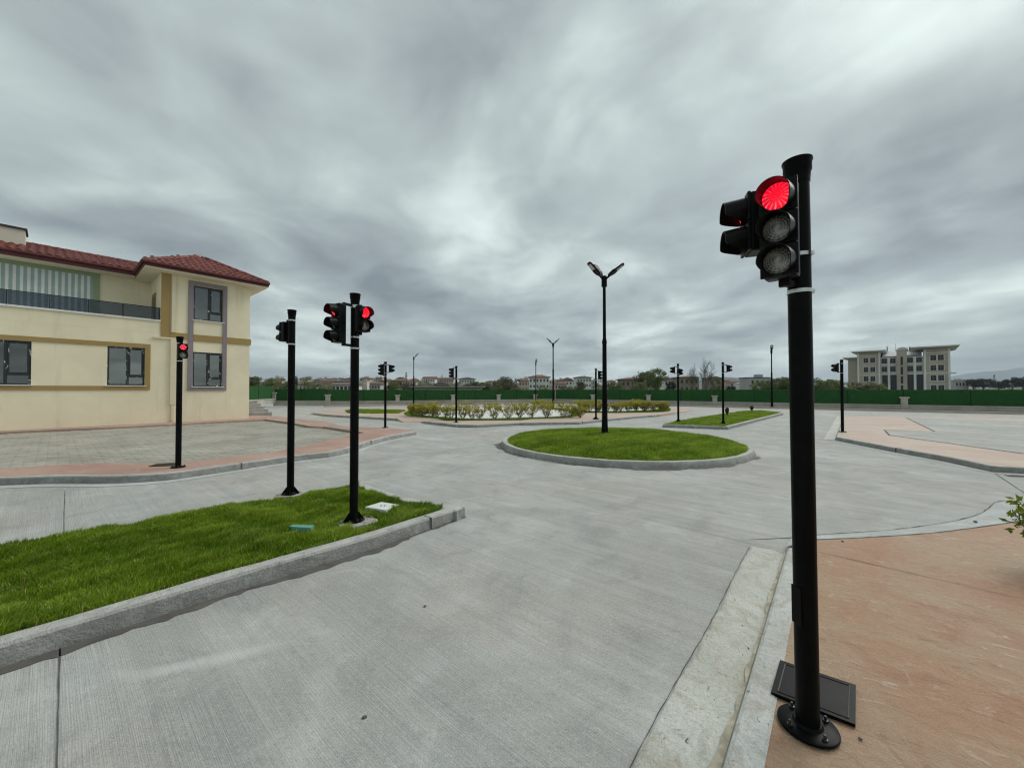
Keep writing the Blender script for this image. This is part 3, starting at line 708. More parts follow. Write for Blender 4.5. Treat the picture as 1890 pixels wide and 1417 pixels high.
# round island
RC, RR = Vector((2.874, 10.47, 0)), 3.18
ring = [RC + Vector((math.cos(a), math.sin(a), 0))*RR for a in np.linspace(0, 2*math.pi, 72, endpoint=False)]
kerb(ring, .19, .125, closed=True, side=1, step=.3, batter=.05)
stain(ring[34:66], .0, .14, .005)
gr = [RC + Vector((math.cos(a), math.sin(a), 0))*(RR-.17) for a in np.linspace(0, 2*math.pi, 60, endpoint=False)]
z_rnd = lambda X, Y: .105 + .17*np.clip(1-((X-RC.x)**2+(Y-RC.y)**2)/(RR-.17)**2, 0, 1)**.7 + .012*fbm(X, Y, 2.6, 50)
turf(gr, z_rnd, 'mounded turf of the round traffic island')
grass('short green grass on the mounded round traffic island', gr, z_rnd, 5200, .075, .013, 12)
# wedge island
wd = GP([(1223,783),(1343.6,787),(1446,761.6)], .12); wd_b = GP([(1403,757),(1374,758),(1252,776)], .12)
wk = [Vector((*p.xy, 0)) for p in wd]
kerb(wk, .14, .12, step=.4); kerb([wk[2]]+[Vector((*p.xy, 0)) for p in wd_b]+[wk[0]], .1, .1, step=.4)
wpoly = offset_line(wd, .12) + wd_b
z_w = lambda X, Y: .11 + .012*fbm(X, Y, 1.6, 60)
turf(wpoly, z_w, 'turf of the wedge shaped traffic island')
grass('short green grass on the wedge shaped island', wpoly, z_w, 1500, .065, .026, 13)
# shrub bed lawns on the far island
oval = smooth_line(GP([(631,758),(650,755),(700,755.5),(750,756.5),(745,760),(710,763),(666,763)], .12), 2, True)
bedA = smooth_line(GP([(744,766),(773,769),(831,774.5),(890,776),(953,774),(1035,771.5),(1078,767.5),(1060,758),(960,752),(850,751.5),(770,755),(748,760)], .12), 1, True)
bedB = smooth_line(GP([(1062,759),(1072,761),(1165,761),(1211,759),(1243,755.5),(1225,751),(1150,749.8),(1020,749.8),(990,751.5)], .12), 1, True)
z_f = lambda X, Y: .125 + .006*fbm(X, Y, 1.2, 61)
for P, lb, dn, sd in ((oval, 'small oval lawn on the pink island', 1100, 14),):
    turf(P, z_f, 'turf under the small oval lawn'); grass(lb, P, z_f, dn, .06, .03, sd)
def rim_bed(P, label, sd, ins):
    C = sum(P, Vector())/len(P); A = area2(P)
    turf(P, lambda X, Y: .12+0*X, 'turf rim of a shrub bed')
    inner = offset_line(P, ins if A > 0 else -ins, True)
    g = slab([Vector((p.x, p.y, .15)) for p in inner], .1).obj('gravel_bed', 'white_gravel'); struct(g, label)
    n = 3500
    r = np.random.default_rng(sd); xs = [p.x for p in P]; ys = [p.y for p in P]
    X = r.uniform(min(xs), max(xs), 40000); Y = r.uniform(min(ys), max(ys), 40000); m = in_poly(X, Y, P) & ~in_poly(X, Y, inner); X, Y = X[m], Y[m]
    k = len(X); a = r.uniform(0, 6.28, k); h = r.uniform(.04, .09, k); b = np.stack([X, Y, np.full(k, .115)], 1); s = np.stack([np.cos(a)*.018, np.sin(a)*.018, 0*a], 1)
    V = np.stack([b-s, b+s, b+np.stack([r.normal(0, .02, k), r.normal(0, .02, k), h], 1)], 1).reshape(-1, 3)
    o = link('grass', np_mesh('grass', V, np.arange(3*k).reshape(-1, 3), 'grass_blade', np.repeat(r.uniform(0, .5, k), 3))); tag(o, 'grass rim around the ' + label, 'grass', None, 'stuff')
rim_bed(bedA, 'white gravel bed nearer the road, planted with shrubs', 15, .55)
rim_bed(bedB, 'white gravel bed nearer the boundary wall, planted with shrubs', 16, .8)

# ------------------------------------------------------------------ stone yard
def stone_yard():
    P = [Vector((*p.xy, .045)) for p in yard_poly]
    yd = struct(slab(P, -.02).obj('yard', 'stone_joint'), 'yard paved with grey fan patterned stones')
    r = .15; g = .91
    pts = []
    for i in range(9): a = math.pi + math.pi*i/8; pts.append((r*math.cos(a), r*math.sin(a)))
    for i in range(1, 5): a = -math.pi/2 + 0; th = math.pi*.5*i/4; pts.append((r - r*math.sin(th), r*(1-math.cos(th))))     # concave right shoulder up to the apex
    for i in range(1, 4): th = math.pi*.5*(4-i)/4; pts.append((-(r - r*math.sin(th)), r*(1-math.cos(th))))
    out = [(x*g, (y)*g) for x, y in pts]; n = len(out)
    mb = MB(); mb.add([(x, y, 0) for x, y in out]+[(x*.95, y*.95, .008) for x, y in out], [tuple(range(n, 2*n))]+[(i, (i+1) % n, n+(i+1) % n, n+i) for i in range(n)])
    me = mb.mesh('paving_stone', 'paving_stone')
    spots = []; ang = math.atan2(NRM.y, NRM.x)
    inner = offset_line(P, .12 if area2(P) > 0 else -.12, True)
    for j in range(-95, 125):
        for i in range(-75, 85):
            a, b = (i+.5*(j % 2))*2*r, j*r
            p = Vector((-9, 9, 0)) + NRM*a + D*b
            if p.y > 0 and abs(p.x) < 1.42*p.y+1.2 and in_poly(np.array([p.x]), np.array([p.y]), inner)[0]: spots.append(p)
    spots.sort(key=lambda p: p.length)
    V, F = [], []; base = np.array(mb.v)
    for q, p in enumerate(spots):
        rz = ang + random.gauss(0, .025); z = .044 + random.uniform(-.003, .003)
        if q < 300: link('paving_stone', me, yd, (p.x, p.y, z), rz)
        else:
            c, s = math.cos(rz), math.sin(rz); o = len(V); V += [(p.x+x*c-y*s, p.y+x*s+y*c, z+zz) for x, y, zz in mb.v]; F += [tuple(i+o for i in f) for f in mb.f]
    rest = MB(); rest.v = V; rest.f = F; o = rest.obj('paving_stones_beyond', 'paving_stone', yd); o['kind'] = 'stuff'
stone_yard()

# ------------------------------------------------------------------ traffic lights
PR = .043
def mesh_cache():
    M = {}
    for n in (1, 2, 3):
        M['body', n] = MB().box((.036, 0, -(n-1)*.066), (.072, .116, n*.132), ch=.010).mesh('signal_head', 'black_plastic')
    M['plate'] = MB().box((.0785, 0, 0), (.013, .134, .1275), ch=.004).mesh('front_plate', 'black_plastic')
    M['spine'] = {n: MB().box((-.012, 0, -(n-1)*.066), (.026, .042, n*.132+.05), ch=.004).mesh('spine', 'black_plastic') for n in (1, 2, 3)}
    # lens: shallow dome
    for k, mt in (('lens_red', 'lens_red'), ('lens_clear', 'lens_clear')):
        prof = [(.056*math.cos(a), .016*math.sin(a)) for a in np.linspace(0, math.pi/2*.97, 9)]
        M[k] = MB().lathe(prof, 32, (.084, 0, 0), True, 'x').mesh('lens', mt, True, 60)
    # visor: double walled hood, long on top, open below
    n = 40; V, F = [], []
    for i in range(n+1):
        a = -math.pi*.5 + 2*math.pi*i/n          # starts at the bottom
        up = (math.sin(a)+1)/2; L = .018 + .072*sst(0, .42, up)
        for rr, x in ((.0615, .083), (.0575+.004*(1-up), .083+L), (.0545+.004*(1-up), .083+L), (.0575, .083)):
            V.append((x, rr*math.cos(a), rr*math.sin(a) - (.010*(x-.083)/.09)))
    for i in range(n):
        for j in range(3): F.append((i*4+j, i*4+j+1, (i+1)*4+j+1, (i+1)*4+j))
    mb = MB(); mb.v = V; mb.f = [f[::-1] for f in F]; M['visor'] = mb.mesh('visor', 'black_plastic', True, 50)
    M['pole'] = MB().lathe([(PR, 0), (PR, 1)], 32).mesh('pole', 'black_paint', True, 60)
    M['cap'] = MB().lathe([(PR+.002, -.075), (PR+.003, -.06), (PR+.005, -.03), (PR+.009, -.024), (PR+.009, .012), (PR+.013, .018), (PR+.013, .026), (PR+.004, .028), (.01, .03)], 32).mesh('cap', 'black_paint', True, 35)
    M['flat_cap'] = MB().lathe([(PR+.001, -.02), (PR+.004, -.018), (PR+.004, .006), (PR-.002, .012), (.005, .013)], 32).mesh('cap', 'black_paint', True, 35)
    M['band'] = MB().lathe([(PR-.001, -.008), (PR+.0028, -.008), (PR+.0028, .008), (PR-.001, .008)], 32, caps=False).mesh('clamp_band', 'steel_band', True, 30)
    M['clasp'] = MB().box((PR+.006, 0, 0), (.012, .026, .018), ch=.003).mesh('band_clasp', 'steel_band')
    M['flange'] = MB().lathe([(.105, 0), (.108, .003), (.108, .011), (.104, .014), (PR+.012, .016), (PR+.004, .026)], 40).mesh('base_flange', 'black_paint', True, 35)
    g = MB(); t = .005
    pr = [(PR-.002, .012), (.100, .012), (.100, .022), (PR+.006, .098), (PR-.002, .098)]
    g.add([(x, -t, z) for x, z in pr]+[(x, t, z) for x, z in pr], [tuple(range(5)), tuple(range(9, 4, -1))]+[(i, i+5, (i+1) % 5+5, (i+1) % 5) for i in range(5)])
    M['gusset'] = g.mesh('gusset', 'black_paint')
    M['bolt'] = MB().lathe([(.011, 0), (.011, .010), (.006, .011), (.006, .024), (.004, .026)], 6).mesh('bolt', 'bolt_steel')
    M['cone'] = MB().lathe([(.15, 0), (.15, .012), (PR+.008, .11), (PR, .12)], 24).mesh('base_flange', 'black_paint', True, 35)
    M['arm'] = MB().box((.5, 0, 0), (1., .024, .024)).mesh('bracket_arm', 'black_plastic')
    M['glow'] = None
    dots = MB()
    for (y, z) in [(0, .03), (.018, .026), (-.018, .026), (.033, .008), (-.033, .008), (.012, .006), (-.014, .004), (.03, -.014), (-.03, -.014), (.0, -.02), (.016, -.032), (-.016, -.032)]:
        pass
    M['led'] = MB().lathe([(.0085, 0), (.007, .004), (.002, .006)], 8, (.094, 0, 0), True, 'x').mesh('led', 'led_red')
    return M
TM = mesh_cache()
def traffic_light(P, height, heads, label, cap='cap', base='gusset', bolts=True, lean=(0, 0), led=False):
    t = thing('traffic_light', label, 'traffic light', P, 0, 'traffic lights of the driving park')
    t.rotation_euler = (lean[0], lean[1], 0)
    link('pole', TM['pole'], t, (0,0,.004), scale=(1, 1, height-.03))
    link('cap', TM[cap], t, (0, 0, height-.03))
    a0 = random.uniform(0, 1.5)
    link('base_flange', TM['cone' if base == 'cone' else 'flange'], t, (0, 0, .002))
    if base == 'gusset':
        for k in range(4): link('gusset', TM['gusset'], t, (0,0,0), a0+k*math.pi/2)
    if bolts and base != 'cone':
        for k in range(4): a = a0+math.pi/4+k*math.pi/2; link('bolt', TM['bolt'], t, (.083*math.cos(a), .083*math.sin(a), .014), a)
    for hd in heads:
        n, ang, ztop, gap, lit = hd['n'], R(hd['a']), hd['z'], hd.get('gap', .02), hd.get('lit', ())
        c, s = math.cos(ang), math.sin(ang); off = PR+gap+.025
        h = link('signal_head', TM['body', n], t, (off*c, off*s, ztop-.066), R(hd.get('f', hd['a'])))
        link('spine', TM['spine'][n], h)
        for k in range(n):
            z = -.132*k
            link('front_plate', TM['plate'], h, (0, 0, z))
            if led and k == 0:
                link('lens', TM['lens_clear'], h, (0, 0, z)).data = TM['dark_lens']
                for (y, zz) in LEDS: link('led', TM['led'], h, (0, y, z+zz))
            else: link('lens', TM['lens_red' if k in lit else 'lens_clear'], h, (0, 0, z))
            link('visor', TM['visor'], h, (0, 0, z), scale=(1, 1, 1) if not led else (.8, 1, 1))
        zb = ztop-.132*n
        for z in (ztop+.012, zb-.012):
            link('bracket_arm', TM['arm'], t, ((PR-.006)*c, (PR-.006)*s, z), ang, scale=(gap+.022, 1, 1))
            if z > ztop and not hd.get('ub', True): continue
            link('clamp_band', TM['band'], t, (0, 0, z-(.0 if z > ztop else .028)))
            link('band_clasp', TM['clasp'], t, (0, 0, z-(.0 if z > ztop else .028)), ang+2.6)
    return t
LEDS = [(0, .034), (.02, .028), (-.02, .028), (.036, .010), (-.036, .010), (.013, .010), (-.014, .012), (.034, -.014), (-.034, -.014), (.004, -.012), (.018, -.032), (-.018, -.032), (-.016, -.018), (0, -.036)]
simple('dark_lens', (.05, .008, .01), .2, .5)
TM['dark_lens'] = MB().lathe([(.053*math.cos(a), .012*math.sin(a)) for a in np.linspace(0, math.pi/2*.97, 7)], 24, (.083, 0, 0), True, 'x').mesh('lens', 'dark_lens', True, 60)
T1 = traffic_light(G(1491, 1341, .06), 2.44, [dict(n=3, a=203, f=223, z=2.30, gap=.035, lit=(0,), ub=False), dict(n=2, a=146, f=163, z=2.325, gap=.052, lit=(0,), ub=False)],
    'nearest and tallest-looking black traffic light, standing on the terracotta pavement, red lit', base='flat', lean=(0, -.008))
traffic_light(T2P, 2.395, [dict(n=3, a=238, z=2.25, gap=.075, lit=(0,)), dict(n=2, a=318, z=2.235, gap=.05, lit=(0,))],
    'black traffic light with two red lamps at the tip of the kerbed grass median')
traffic_light(T3P, 2.44, [dict(n=2, a=152, z=2.285, gap=.02)],
    'black traffic light with its lamp turned away, on the grass median behind the two-headed one')
traffic_light(G(329, 862, .12), 2.33, [dict(n=2, a=326, z=2.195, gap=.015)],
    'black traffic light with a dotted red signal on the red path before the cream building', base='flat', led=True)
traffic_light(G(711, 789, .12), 2.40, [dict(n=3, a=172, z=2.30, gap=.02), dict(n=2, a=4, z=2.28, gap=.075)],
    'black traffic light with heads facing opposite ways at the pointed end of the red path', base='flat')
traffic_light(G(842, 779.5, .12), 2.38, [dict(n=3, a=207, z=2.28, gap=.07, lit=(0,))],
    'black traffic light on the pink island before the leafless shrubs', base='flat')
traffic_light(G(1100, 773.5, .12), 2.37, [dict(n=3, a=-18, z=2.26, gap=.05, lit=(0,))],
    'black traffic light beside the tall lamp post, between the two shrub beds', base='cone')
traffic_light(G(1252, 778, .12), 2.52, [dict(n=2, a=188, z=2.36, gap=.10), dict(n=2, a=25, z=2.28, gap=.015)],
    'black traffic light at the blunt corner of the wedge shaped grass island, head turned left', cap='flat_cap')
traffic_light(G(1335, 782, .12), 2.51, [dict(n=2, a=-6, z=2.37, gap=.10)],
    'black traffic light on the wedge shaped island by a topiary, head turned right', cap='flat_cap')
traffic_light(G(1555, 797, .11), 2.40, [dict(n=2, a=184, z=2.24, gap=.08)],
    'black traffic light at the corner of the pink pavement by the parking bays', base='flat', cap='flat_cap')
# inspection hatch on the nearest pole
hb = MB().box((0, 0, 0), (.004, .05, .16), ch=.0015)
hb.obj('hatch', 'black_paint', T1, (-PR*.98, -PR*.12, .52), R(5))

# ------------------------------------------------------------------ lamp posts
def lamp_post(P, H, arms, label, r=.05, rings=True, tilt=42):
    t = thing('lamp_post', label, 'lamp post', P, 0, 'black lamp posts')
    link('base_plate', MB().box((0, 0, .025), (.26*r/.05, .26*r/.05, .05), ch=.008).mesh('base_plate', 'black_paint'), t)
    k = r/.05
    MB().lathe([(.095*k, .05), (.092*k, .09), (.082*k, .30), (.072*k, .78), (.072*k, .98)], 28).obj('lower_shaft', 'black_paint', t, smooth=True)
    if rings:
        for z, rr in ((.80, .105), (.985, .100)):
            MB().lathe([(.07*k, z-.016), (rr*k, z-.012), (rr*k, z+.012), (.07*k, z+.016)], 28).obj('collar_ring', 'black_paint', t, smooth=True)
    MB().lathe([(.070*k, .98), (.064*k, 1.3), (.058*k, H*.56), (.068*k, H*.565), (.068*k, H*.575), (.062*k, H*.58), (.046*k, H*.60), (.042*k, H-.3)], 28).obj('upper_shaft', 'black_paint', t, smooth=True)
    MB().lathe([(.042*k, H-.36), (.078*k, H-.35), (.078*k, H-.08), (.06*k, H-.05), (.02*k, H-.04)], 24).obj('top_sleeve', 'black_paint', t, smooth=True)
    ct, st = math.cos(R(tilt)), math.sin(R(tilt))
    for az, tl in arms:
        tl = R(tl); ct, st = math.cos(tl), math.sin(tl)
        arm = MB().tube([(.03, 0, H-.16), (.09, 0, H-.10), (.09+.10*ct, 0, H-.10+.10*st)], .026*k, 10).obj('arm', 'black_paint', t, (0,0,0), R(az), smooth=True)
        # luminaire: tapered flat box with driver bump, lens underneath
        b = Vector((.09+.08*ct, 0, H-.10+.08*st)); u = Vector((ct, 0, st)); w = Vector((-st, 0, ct)); v = Vector((0, 1, 0))
        pr = [(0, .035, .03), (.05, .075, .055), (.15, .098, .068), (.22, .102, .044), (.44, .095, .030), (.48, .065, .018)]
        V = []; F = []
        for s, hw, th in pr:
            for a, c in ((-1, -.4), (1, -.4), (1, .5), (.6, 1), (-.6, 1), (-1, .5)): V.append(b + u*s + v*hw*a + w*th*c)
        for i in range(len(pr)-1):
            for j in range(6): F.append((i*6+j, i*6+(j+1) % 6, (i+1)*6+(j+1) % 6, (i+1)*6+j))
        F += [tuple(range(5, -1, -1)), tuple(range((len(pr)-1)*6, len(pr)*6))]
        mb = MB().add(V, F); lum = mb.obj('luminaire', 'black_plastic', t, (0,0,0), R(az))
        MB().frame_box(b+u*.23-v*.07-w*.0225, u, v, w, (.19, .14, .004)).obj('lamp_lens', 'lamp_lens', lum)
    return t
lp0 = Vector((2.60, 10.80, .27))
lamp_post(lp0, 4.48, [(118, 58), (196, 44), (-24, 36), (20, 42)], 'tall black four-armed lamp post on the round grass island')
lamp_post(at(1021, 29.2, .1), 5.0, [(182, 46), (2, 44)], 'black two-armed lamp post behind the shrub beds', .05)
lamp_post(at(763.5, 37.0, .1), 4.6, [(10, 48)], 'black single-armed lamp post at the wall left of the shrub beds', .045)
lamp_post(at(989, 41.0, .1), 4.35, [(-85, 40)], 'black single-armed lamp post before the white apartment block', .045)
lamp_post(at(1424.5, 31.2, .1), 4.7, [(-120, 40)], 'black single-armed lamp post at the wall beyond the wedge island', .05)

# ------------------------------------------------------------------ cream building
BC = Vector((-12.64, 18.5, 0)); UP = Vector((0, 0, 1))
def BP(t, w, z): return BC - D*t - NRM*w + UP*z
CREAM, BROWN, MAUVE, GREEN = (.87, .785, .575), (.38, .265, .105), (.27, .235, .255), (.31, .39, .23)
def cream_building():
    B = thing('building', 'cream two-storey building with red tiled hip roofs and a glass balcony', 'building', BC)
    def wp(v): return v - BC
    def bx(name, t0, t1, w0, w1, z0, z1, mat, col=None, par=B):      # box in building frame
        mb = MB().frame_box(wp(BP(t0, w0, z0)), -D, -NRM, UP, (t1-t0, w1-w0, z1-z0)); return mb.obj(name, mat, par, col=col)
    TL = 16.0   # length of the building
    DW = 10.0
    # facade pieces around window openings on the w=0 face; solid body behind
    def facade(name, t0, t1, z0, z1, holes, w0=0., th=.25):
        ts = sorted({t0, t1, *[h[0] for h in holes], *[h[1] for h in holes]}); zs = sorted({z0, z1, *[h[2] for h in holes], *[h[3] for h in holes]})
        mb = MB()
        idx = {}
        def vid(t, z, w):
            k = (t, z, w)
            if k not in idx: idx[k] = len(mb.v); mb.v.append(tuple(wp(BP(t, w, z))))
            return idx[k]
        solid = lambda t, z: not any(h[0] < t < h[1] and h[2] < z < h[3] for h in holes) and t0 < t < t1 and z0 < z < z1
        for a, b in zip(ts[:-1], ts[1:]):
            for c, d in zip(zs[:-1], zs[1:]):
                m, q = (a+b)/2, (c+d)/2
                if not solid(m, q): continue
                mb.f.append((vid(a, c, w0), vid(a, d, w0), vid(b, d, w0), vid(b, c, w0)))
                e = 1e-3
                for (p1, p2, mm, qq) in (((a, c), (a, d), a-e, q), ((b, d), (b, c), b+e, q), ((b, c), (a, c), m, c-e), ((a, d), (b, d), m, d+e)):
                    if not solid(mm, qq): mb.f.append((vid(*p1, w0), vid(*p1, w0+th), vid(*p2, w0+th), vid(*p2, w0)))
        return mb.obj(name, 'painted_plaster', B, col=CREAM)
    wins = [(1.07, 2.13, 4.58, 6.09), (1.07, 2.13, 1.64, 3.16), (3.66, 4.72, 1.67, 3.19), (6.56, 7.66, 1.67, 3.19), (9.2, 10.3, 1.67, 3.19)]
    facade('wall', 0, TL, .0, 3.86, [w for w in wins if w[3] < 3.5])
    facade('wall', 0, 3.2, 3.862, 6.56, [wins[0]])
    bx('wall', 0, .25, .252, DW, 0, 6.56, 'painted_plaster', CREAM)                      # side towards the steps
    bx('wall', 2.95, 3.2, .252, 2.6, 3.862, 6.56, 'painted_plaster', CREAM)              # inner side of the wing facing the balcony
    bx('balcony_parapet', 3.202, TL, 0.003, .2, 3.862, 4.34, 'painted_plaster', CREAM)
    bx('coping', 3.2, TL, -.05, .24, 4.342, 4.40, 'white_trim')
    bx('balcony_floor', 3.2, TL, .2, 2.6, 3.864, 3.98, 'white_trim')
    bx('wall', 3.202, TL, 2.6, 2.85, 3.862, 6.7, 'painted_plaster', CREAM)               # set back upper wall
    bx('room_floor', .25, TL, .3, DW, 3.7, 3.84, 'plain_colour', (.12, .12, .12)); bx('rear_wall', .25, TL, DW-.3, DW, 0, 6.5, 'painted_plaster', CREAM)
    bx('partition', .26, TL, 3.0, 3.1, 0, 3.69, 'plain_colour', (.25, .24, .22)); bx('partition', .26, 2.94, 3.0, 3.1, 3.87, 6.5, 'plain_colour', (.25, .24, .22))
    # brown pilaster, bands and frames (proud of the wall)
    bx('pilaster', 2.90, 3.19, -.035, .0, 3.70, 6.50, 'painted_plaster', BROWN)
    bx('string_course', -.05, 2.315-1.40, -.045, 0, 3.64, 3.92, 'painted_plaster', BROWN); bx('string_course', 1.075, 2.125, -.045, 0, 3.64, 3.92, 'painted_plaster', BROWN); bx('string_course', 2.315, 2.897, -.045, 0, 3.67, 3.93, 'painted_plaster', BROWN)
    bx('window_surround', .915, 1.07, -.05, 0, 1.62, 6.10, 'painted_plaster', MAUVE); bx('window_surround', 2.13, 2.31, -.05, 0, 1.62, 6.10, 'painted_plaster', MAUVE)
    bx('window_surround', .915, 2.31, -.05, 0, 6.102, 6.27, 'painted_plaster', MAUVE); bx('window_surround', .915, 2.31, -.05, 0, 1.46, 1.618, 'painted_plaster', MAUVE)
    bx('window_surround', 3.50, TL, -.04, 0, 3.20, 3.36, 'painted_plaster', BROWN); bx('window_surround', 3.50, 3.652, -.04, 0, 1.66, 3.198, 'painted_plaster', BROWN); bx('window_surround', 3.50, TL, -.04, 0, 1.49, 1.645, 'painted_plaster', BROWN)
    # windows
    def window(t0, t1, z0, z1, kind=0, flip=False):
        fw = .055
        fr = bx('window', t0, t0+fw, .05, .12, z0, z1, 'window_frame_film')
        for a in ((t1-fw, t1, z0, z1), (t0+fw, t1-fw, z1-fw, z1), (t0+fw, t1-fw, z0, z0+fw)): bx('window_frame', a[0], a[1], .05, .12, a[2], a[3], 'window_frame_film', par=fr)
        tm = t0+(t1-t0)*(.5 if not flip else .47)
        bx('mullion', tm-.04, tm+.04, .045, .125, z0+fw, z1-fw, 'window_frame_film', par=fr)
        bx('pane', tm+.04, t1-fw, .08, .09, z0+fw, z1-fw, 'window_pane', par=fr)
        zt = z0+.36
        bx('transom', t0+fw, tm-.04, .05, .12, zt-.035, zt+.035, 'window_frame_film', par=fr)
        bx('pane', t0+fw, tm-.04, .08, .09, zt+.035, z1-fw, 'window_pane', par=fr); bx('pane', t0+fw, tm-.04, .08, .09, z0+fw, zt-.035, 'window_pane', par=fr)
        # opening sash
        s0, s1, a0, a1 = t0+fw+.004, tm-.044, zt+.04, z1-fw-.004
        for a in ((s0, s0+.035, a0, a1), (s1-.035, s1, a0, a1), (s0+.035, s1-.035, a1-.035, a1), (s0+.035, s1-.035, a0, a0+.035)): bx('sash', a[0], a[1], .035, .075, a[2], a[3], 'window_frame_film', par=fr)
        bx('sill', t0-.05, t1+.05, -.09, .06, z0-.032, z0-.002, 'white_trim', par=fr)
    for i, w in enumerate(wins): window(*w, flip=(i % 2 == 0))
    # small window on the inner wing side
    P0 = BP(3.2, 1.1, 4.3)
    mb = MB().frame_box(wp(BP(3.2, 1.15, 4.2)), -NRM, -D, UP, (.85, .04, 1.55)); mb.obj('window_surround', 'painted_plaster', B, col=BROWN)
    mb = MB().frame_box(wp(BP(3.242, 1.28, 4.2)), -NRM, -D, UP, (.60, .02, 1.35)); mb.obj('pane', 'far_pane', B)
    # striped panel with green border on the set back wall
    bx('panel_border', 4.82, TL, 2.56, 2.598, 6.32, 6.50, 'painted_plaster', GREEN); bx('panel_border', 4.82, 5.02, 2.56, 2.598, 3.99, 6.318, 'painted_plaster', GREEN)
    bx('striped_panel', 5.022, TL, 2.575, 2.598, 3.99, 6.318, 'plain_colour', (.36, .47, .47))
    t = 5.10; k = 0
    while t < 13.5: bx('stripe', t, t+.083, 2.555, 2.573, 3.99, 6.30, 'plain_colour', (.74, .76, .72)); t += .175
    # balcony glass
    posts = [3.215, 3.37, 4.29, 5.21, 6.15, 7.10, 8.05, 9.0, 9.95]
    for a in posts: bx('baluster', a, a+.035, .06, .10, 4.40, 4.90, 'plain_colour', (.03, .035, .04))
    for a, b in zip(posts[:-1], posts[1:]): bx('balcony_glass', a+.037, b-.002, .075, .085, 4.43, 4.895, 'smoked_glass')
    bx('handrail', 3.21, 10., .058, .102, 4.902, 4.93, 'plain_colour', (.03, .035, .04))
    # rain pipes
    bx('rain_pipe', 2.71, 2.885, -.09, -.001, .87, 3.63, 'painted_plaster', (.74, .66, .47)); bx('rain_pipe', 2.76, 2.84, -.075, -.002, .18, .868, 'painted_plaster', (.72, .64, .47))
    bx('rain_pipe', 2.70, 3.42, -.085, -.001, 3.632, 3.70, 'painted_plaster', (.76, .68, .50)); bx('rain_pipe', 2.72, 2.86, -.08, -.046, 3.935, 6.48, 'painted_plaster', (.74, .66, .47))
    # eaves, soffits, roofs
    SL = .54; SM = .36
    def plane_z(dist): return 6.63 + SL*dist
    def roof_piece(name, pts, mat, th=.10):
        P = [wp(p) for p in pts]; n = len(P); mb = MB(); mb.add(P+[p-UP*th for p in P], [tuple(range(n)), tuple(range(2*n-1, n-1, -1))]+[(i, i+n, (i+1) % n+n, (i+1) % n) for i in range(n)])
        bm = bmesh.new(); me = mb.mesh(name, mat); bm.from_mesh(me); bmesh.ops.recalc_face_normals(bm, faces=bm.faces[:]); bm.to_mesh(me); bm.free(); return link(name, me, B)
    tL, tR, wF = 3.8, -.6, -.65; tm = (tL+tR)/2; hw = (tL-tR)/2; pk = wF+hw; zp = plane_z(hw); wM = 1.9; wr = 4.3; zM = 6.73; zr = zM + SM*(wr-wM)
    r1 = roof_piece('roof', [BP(tL, wF, 6.63), BP(tR, wF, 6.63), BP(tm, pk, zp)], 'roof_red')
    r2 = roof_piece('roof', [BP(tR, wF, 6.631), BP(tR, DW+.5, 6.631), BP(tm, DW+.5, zp+.001), BP(tm, pk, zp+.001)], 'roof_red')
    r3 = roof_piece('roof', [BP(tL, wF, 6.629), BP(tm, pk, zp-.001), BP(tm, wr+1, zp-.001), BP(tL, wr+1, 6.629)], 'roof_red')
    r4 = roof_piece('roof', [BP(TL+.6, wM, zM), BP(tm+.4, wM, zM), BP(tm+.4, wr, zr), BP(TL+.6, wr, zr)], 'roof_red')
    r5 = roof_piece('roof', [BP(TL+.6, wr+.002, zr), BP(tm+.4, wr+.002, zr), BP(tm+.4, DW+.6, 6.6), BP(TL+.6, DW+.6, 6.6)], 'roof_red')
    bx('soffit', tR+.04, tL-.04, wF+.04, 3.0, 6.40, 6.46, 'painted_plaster', (.74, .68, .52)); bx('soffit', 3.77, TL, wM+.04, 4, 6.47, 6.53, 'painted_plaster', (.74, .68, .52))
    for nm, a in (('fascia', (tR, tL, wF, wF+.05, 6.46, 6.64)), ('fascia', (tL-.05, tL, wF+.052, wM+.05, 6.461, 6.641)), ('fascia', (tL+.002, TL+.6, wM, wM+.05, 6.50, zM)), ('fascia', (tR, tR+.05, wF+.052, DW, 6.461, 6.641))):
        bx(nm, *a, 'fascia_red')
    MB().tube([wp(BP(tR-.02, wF-.05, 6.60)), wp(BP(tL+.02, wF-.05, 6.60))], .055, 10).obj('roof_gutter', 'fascia_red', B, smooth=True)
    MB().tube([wp(BP(tL+.05, wF-.02, 6.60)), wp(BP(tL+.05, wM-.06, 6.60))], .055, 10).obj('roof_gutter', 'fascia_red', B, smooth=True)
    MB().tube([wp(BP(tL+.05, wM-.05, 6.69)), wp(BP(TL+.6, wM-.05, 6.69))], .055, 10).obj('roof_gutter', 'fascia_red', B, smooth=True)
    # tiles: one shared curved tile
    tw, tl = .24, .36
    V, F = [], []; ns = 7
    for j, (y, dz) in enumerate(((0, 0), (0, .022), (tl*1.06, .002))):
        for i in range(ns):
            x = -tw/2 + tw*i/(ns-1); V.append((x, y, dz + (.030*math.cos((i/(ns-1)-.35)*2*math.pi)+.030)*(1 if j else .2)))
    for j in range(2):
        for i in range(ns-1): F.append((j*ns+i, j*ns+i+1, (j+1)*ns+i+1, (j+1)*ns+i))
    tmb = MB(); tmb.v = V; tmb.f = F; tile = tmb.mesh('tile', 'roof_tile', True, 60)
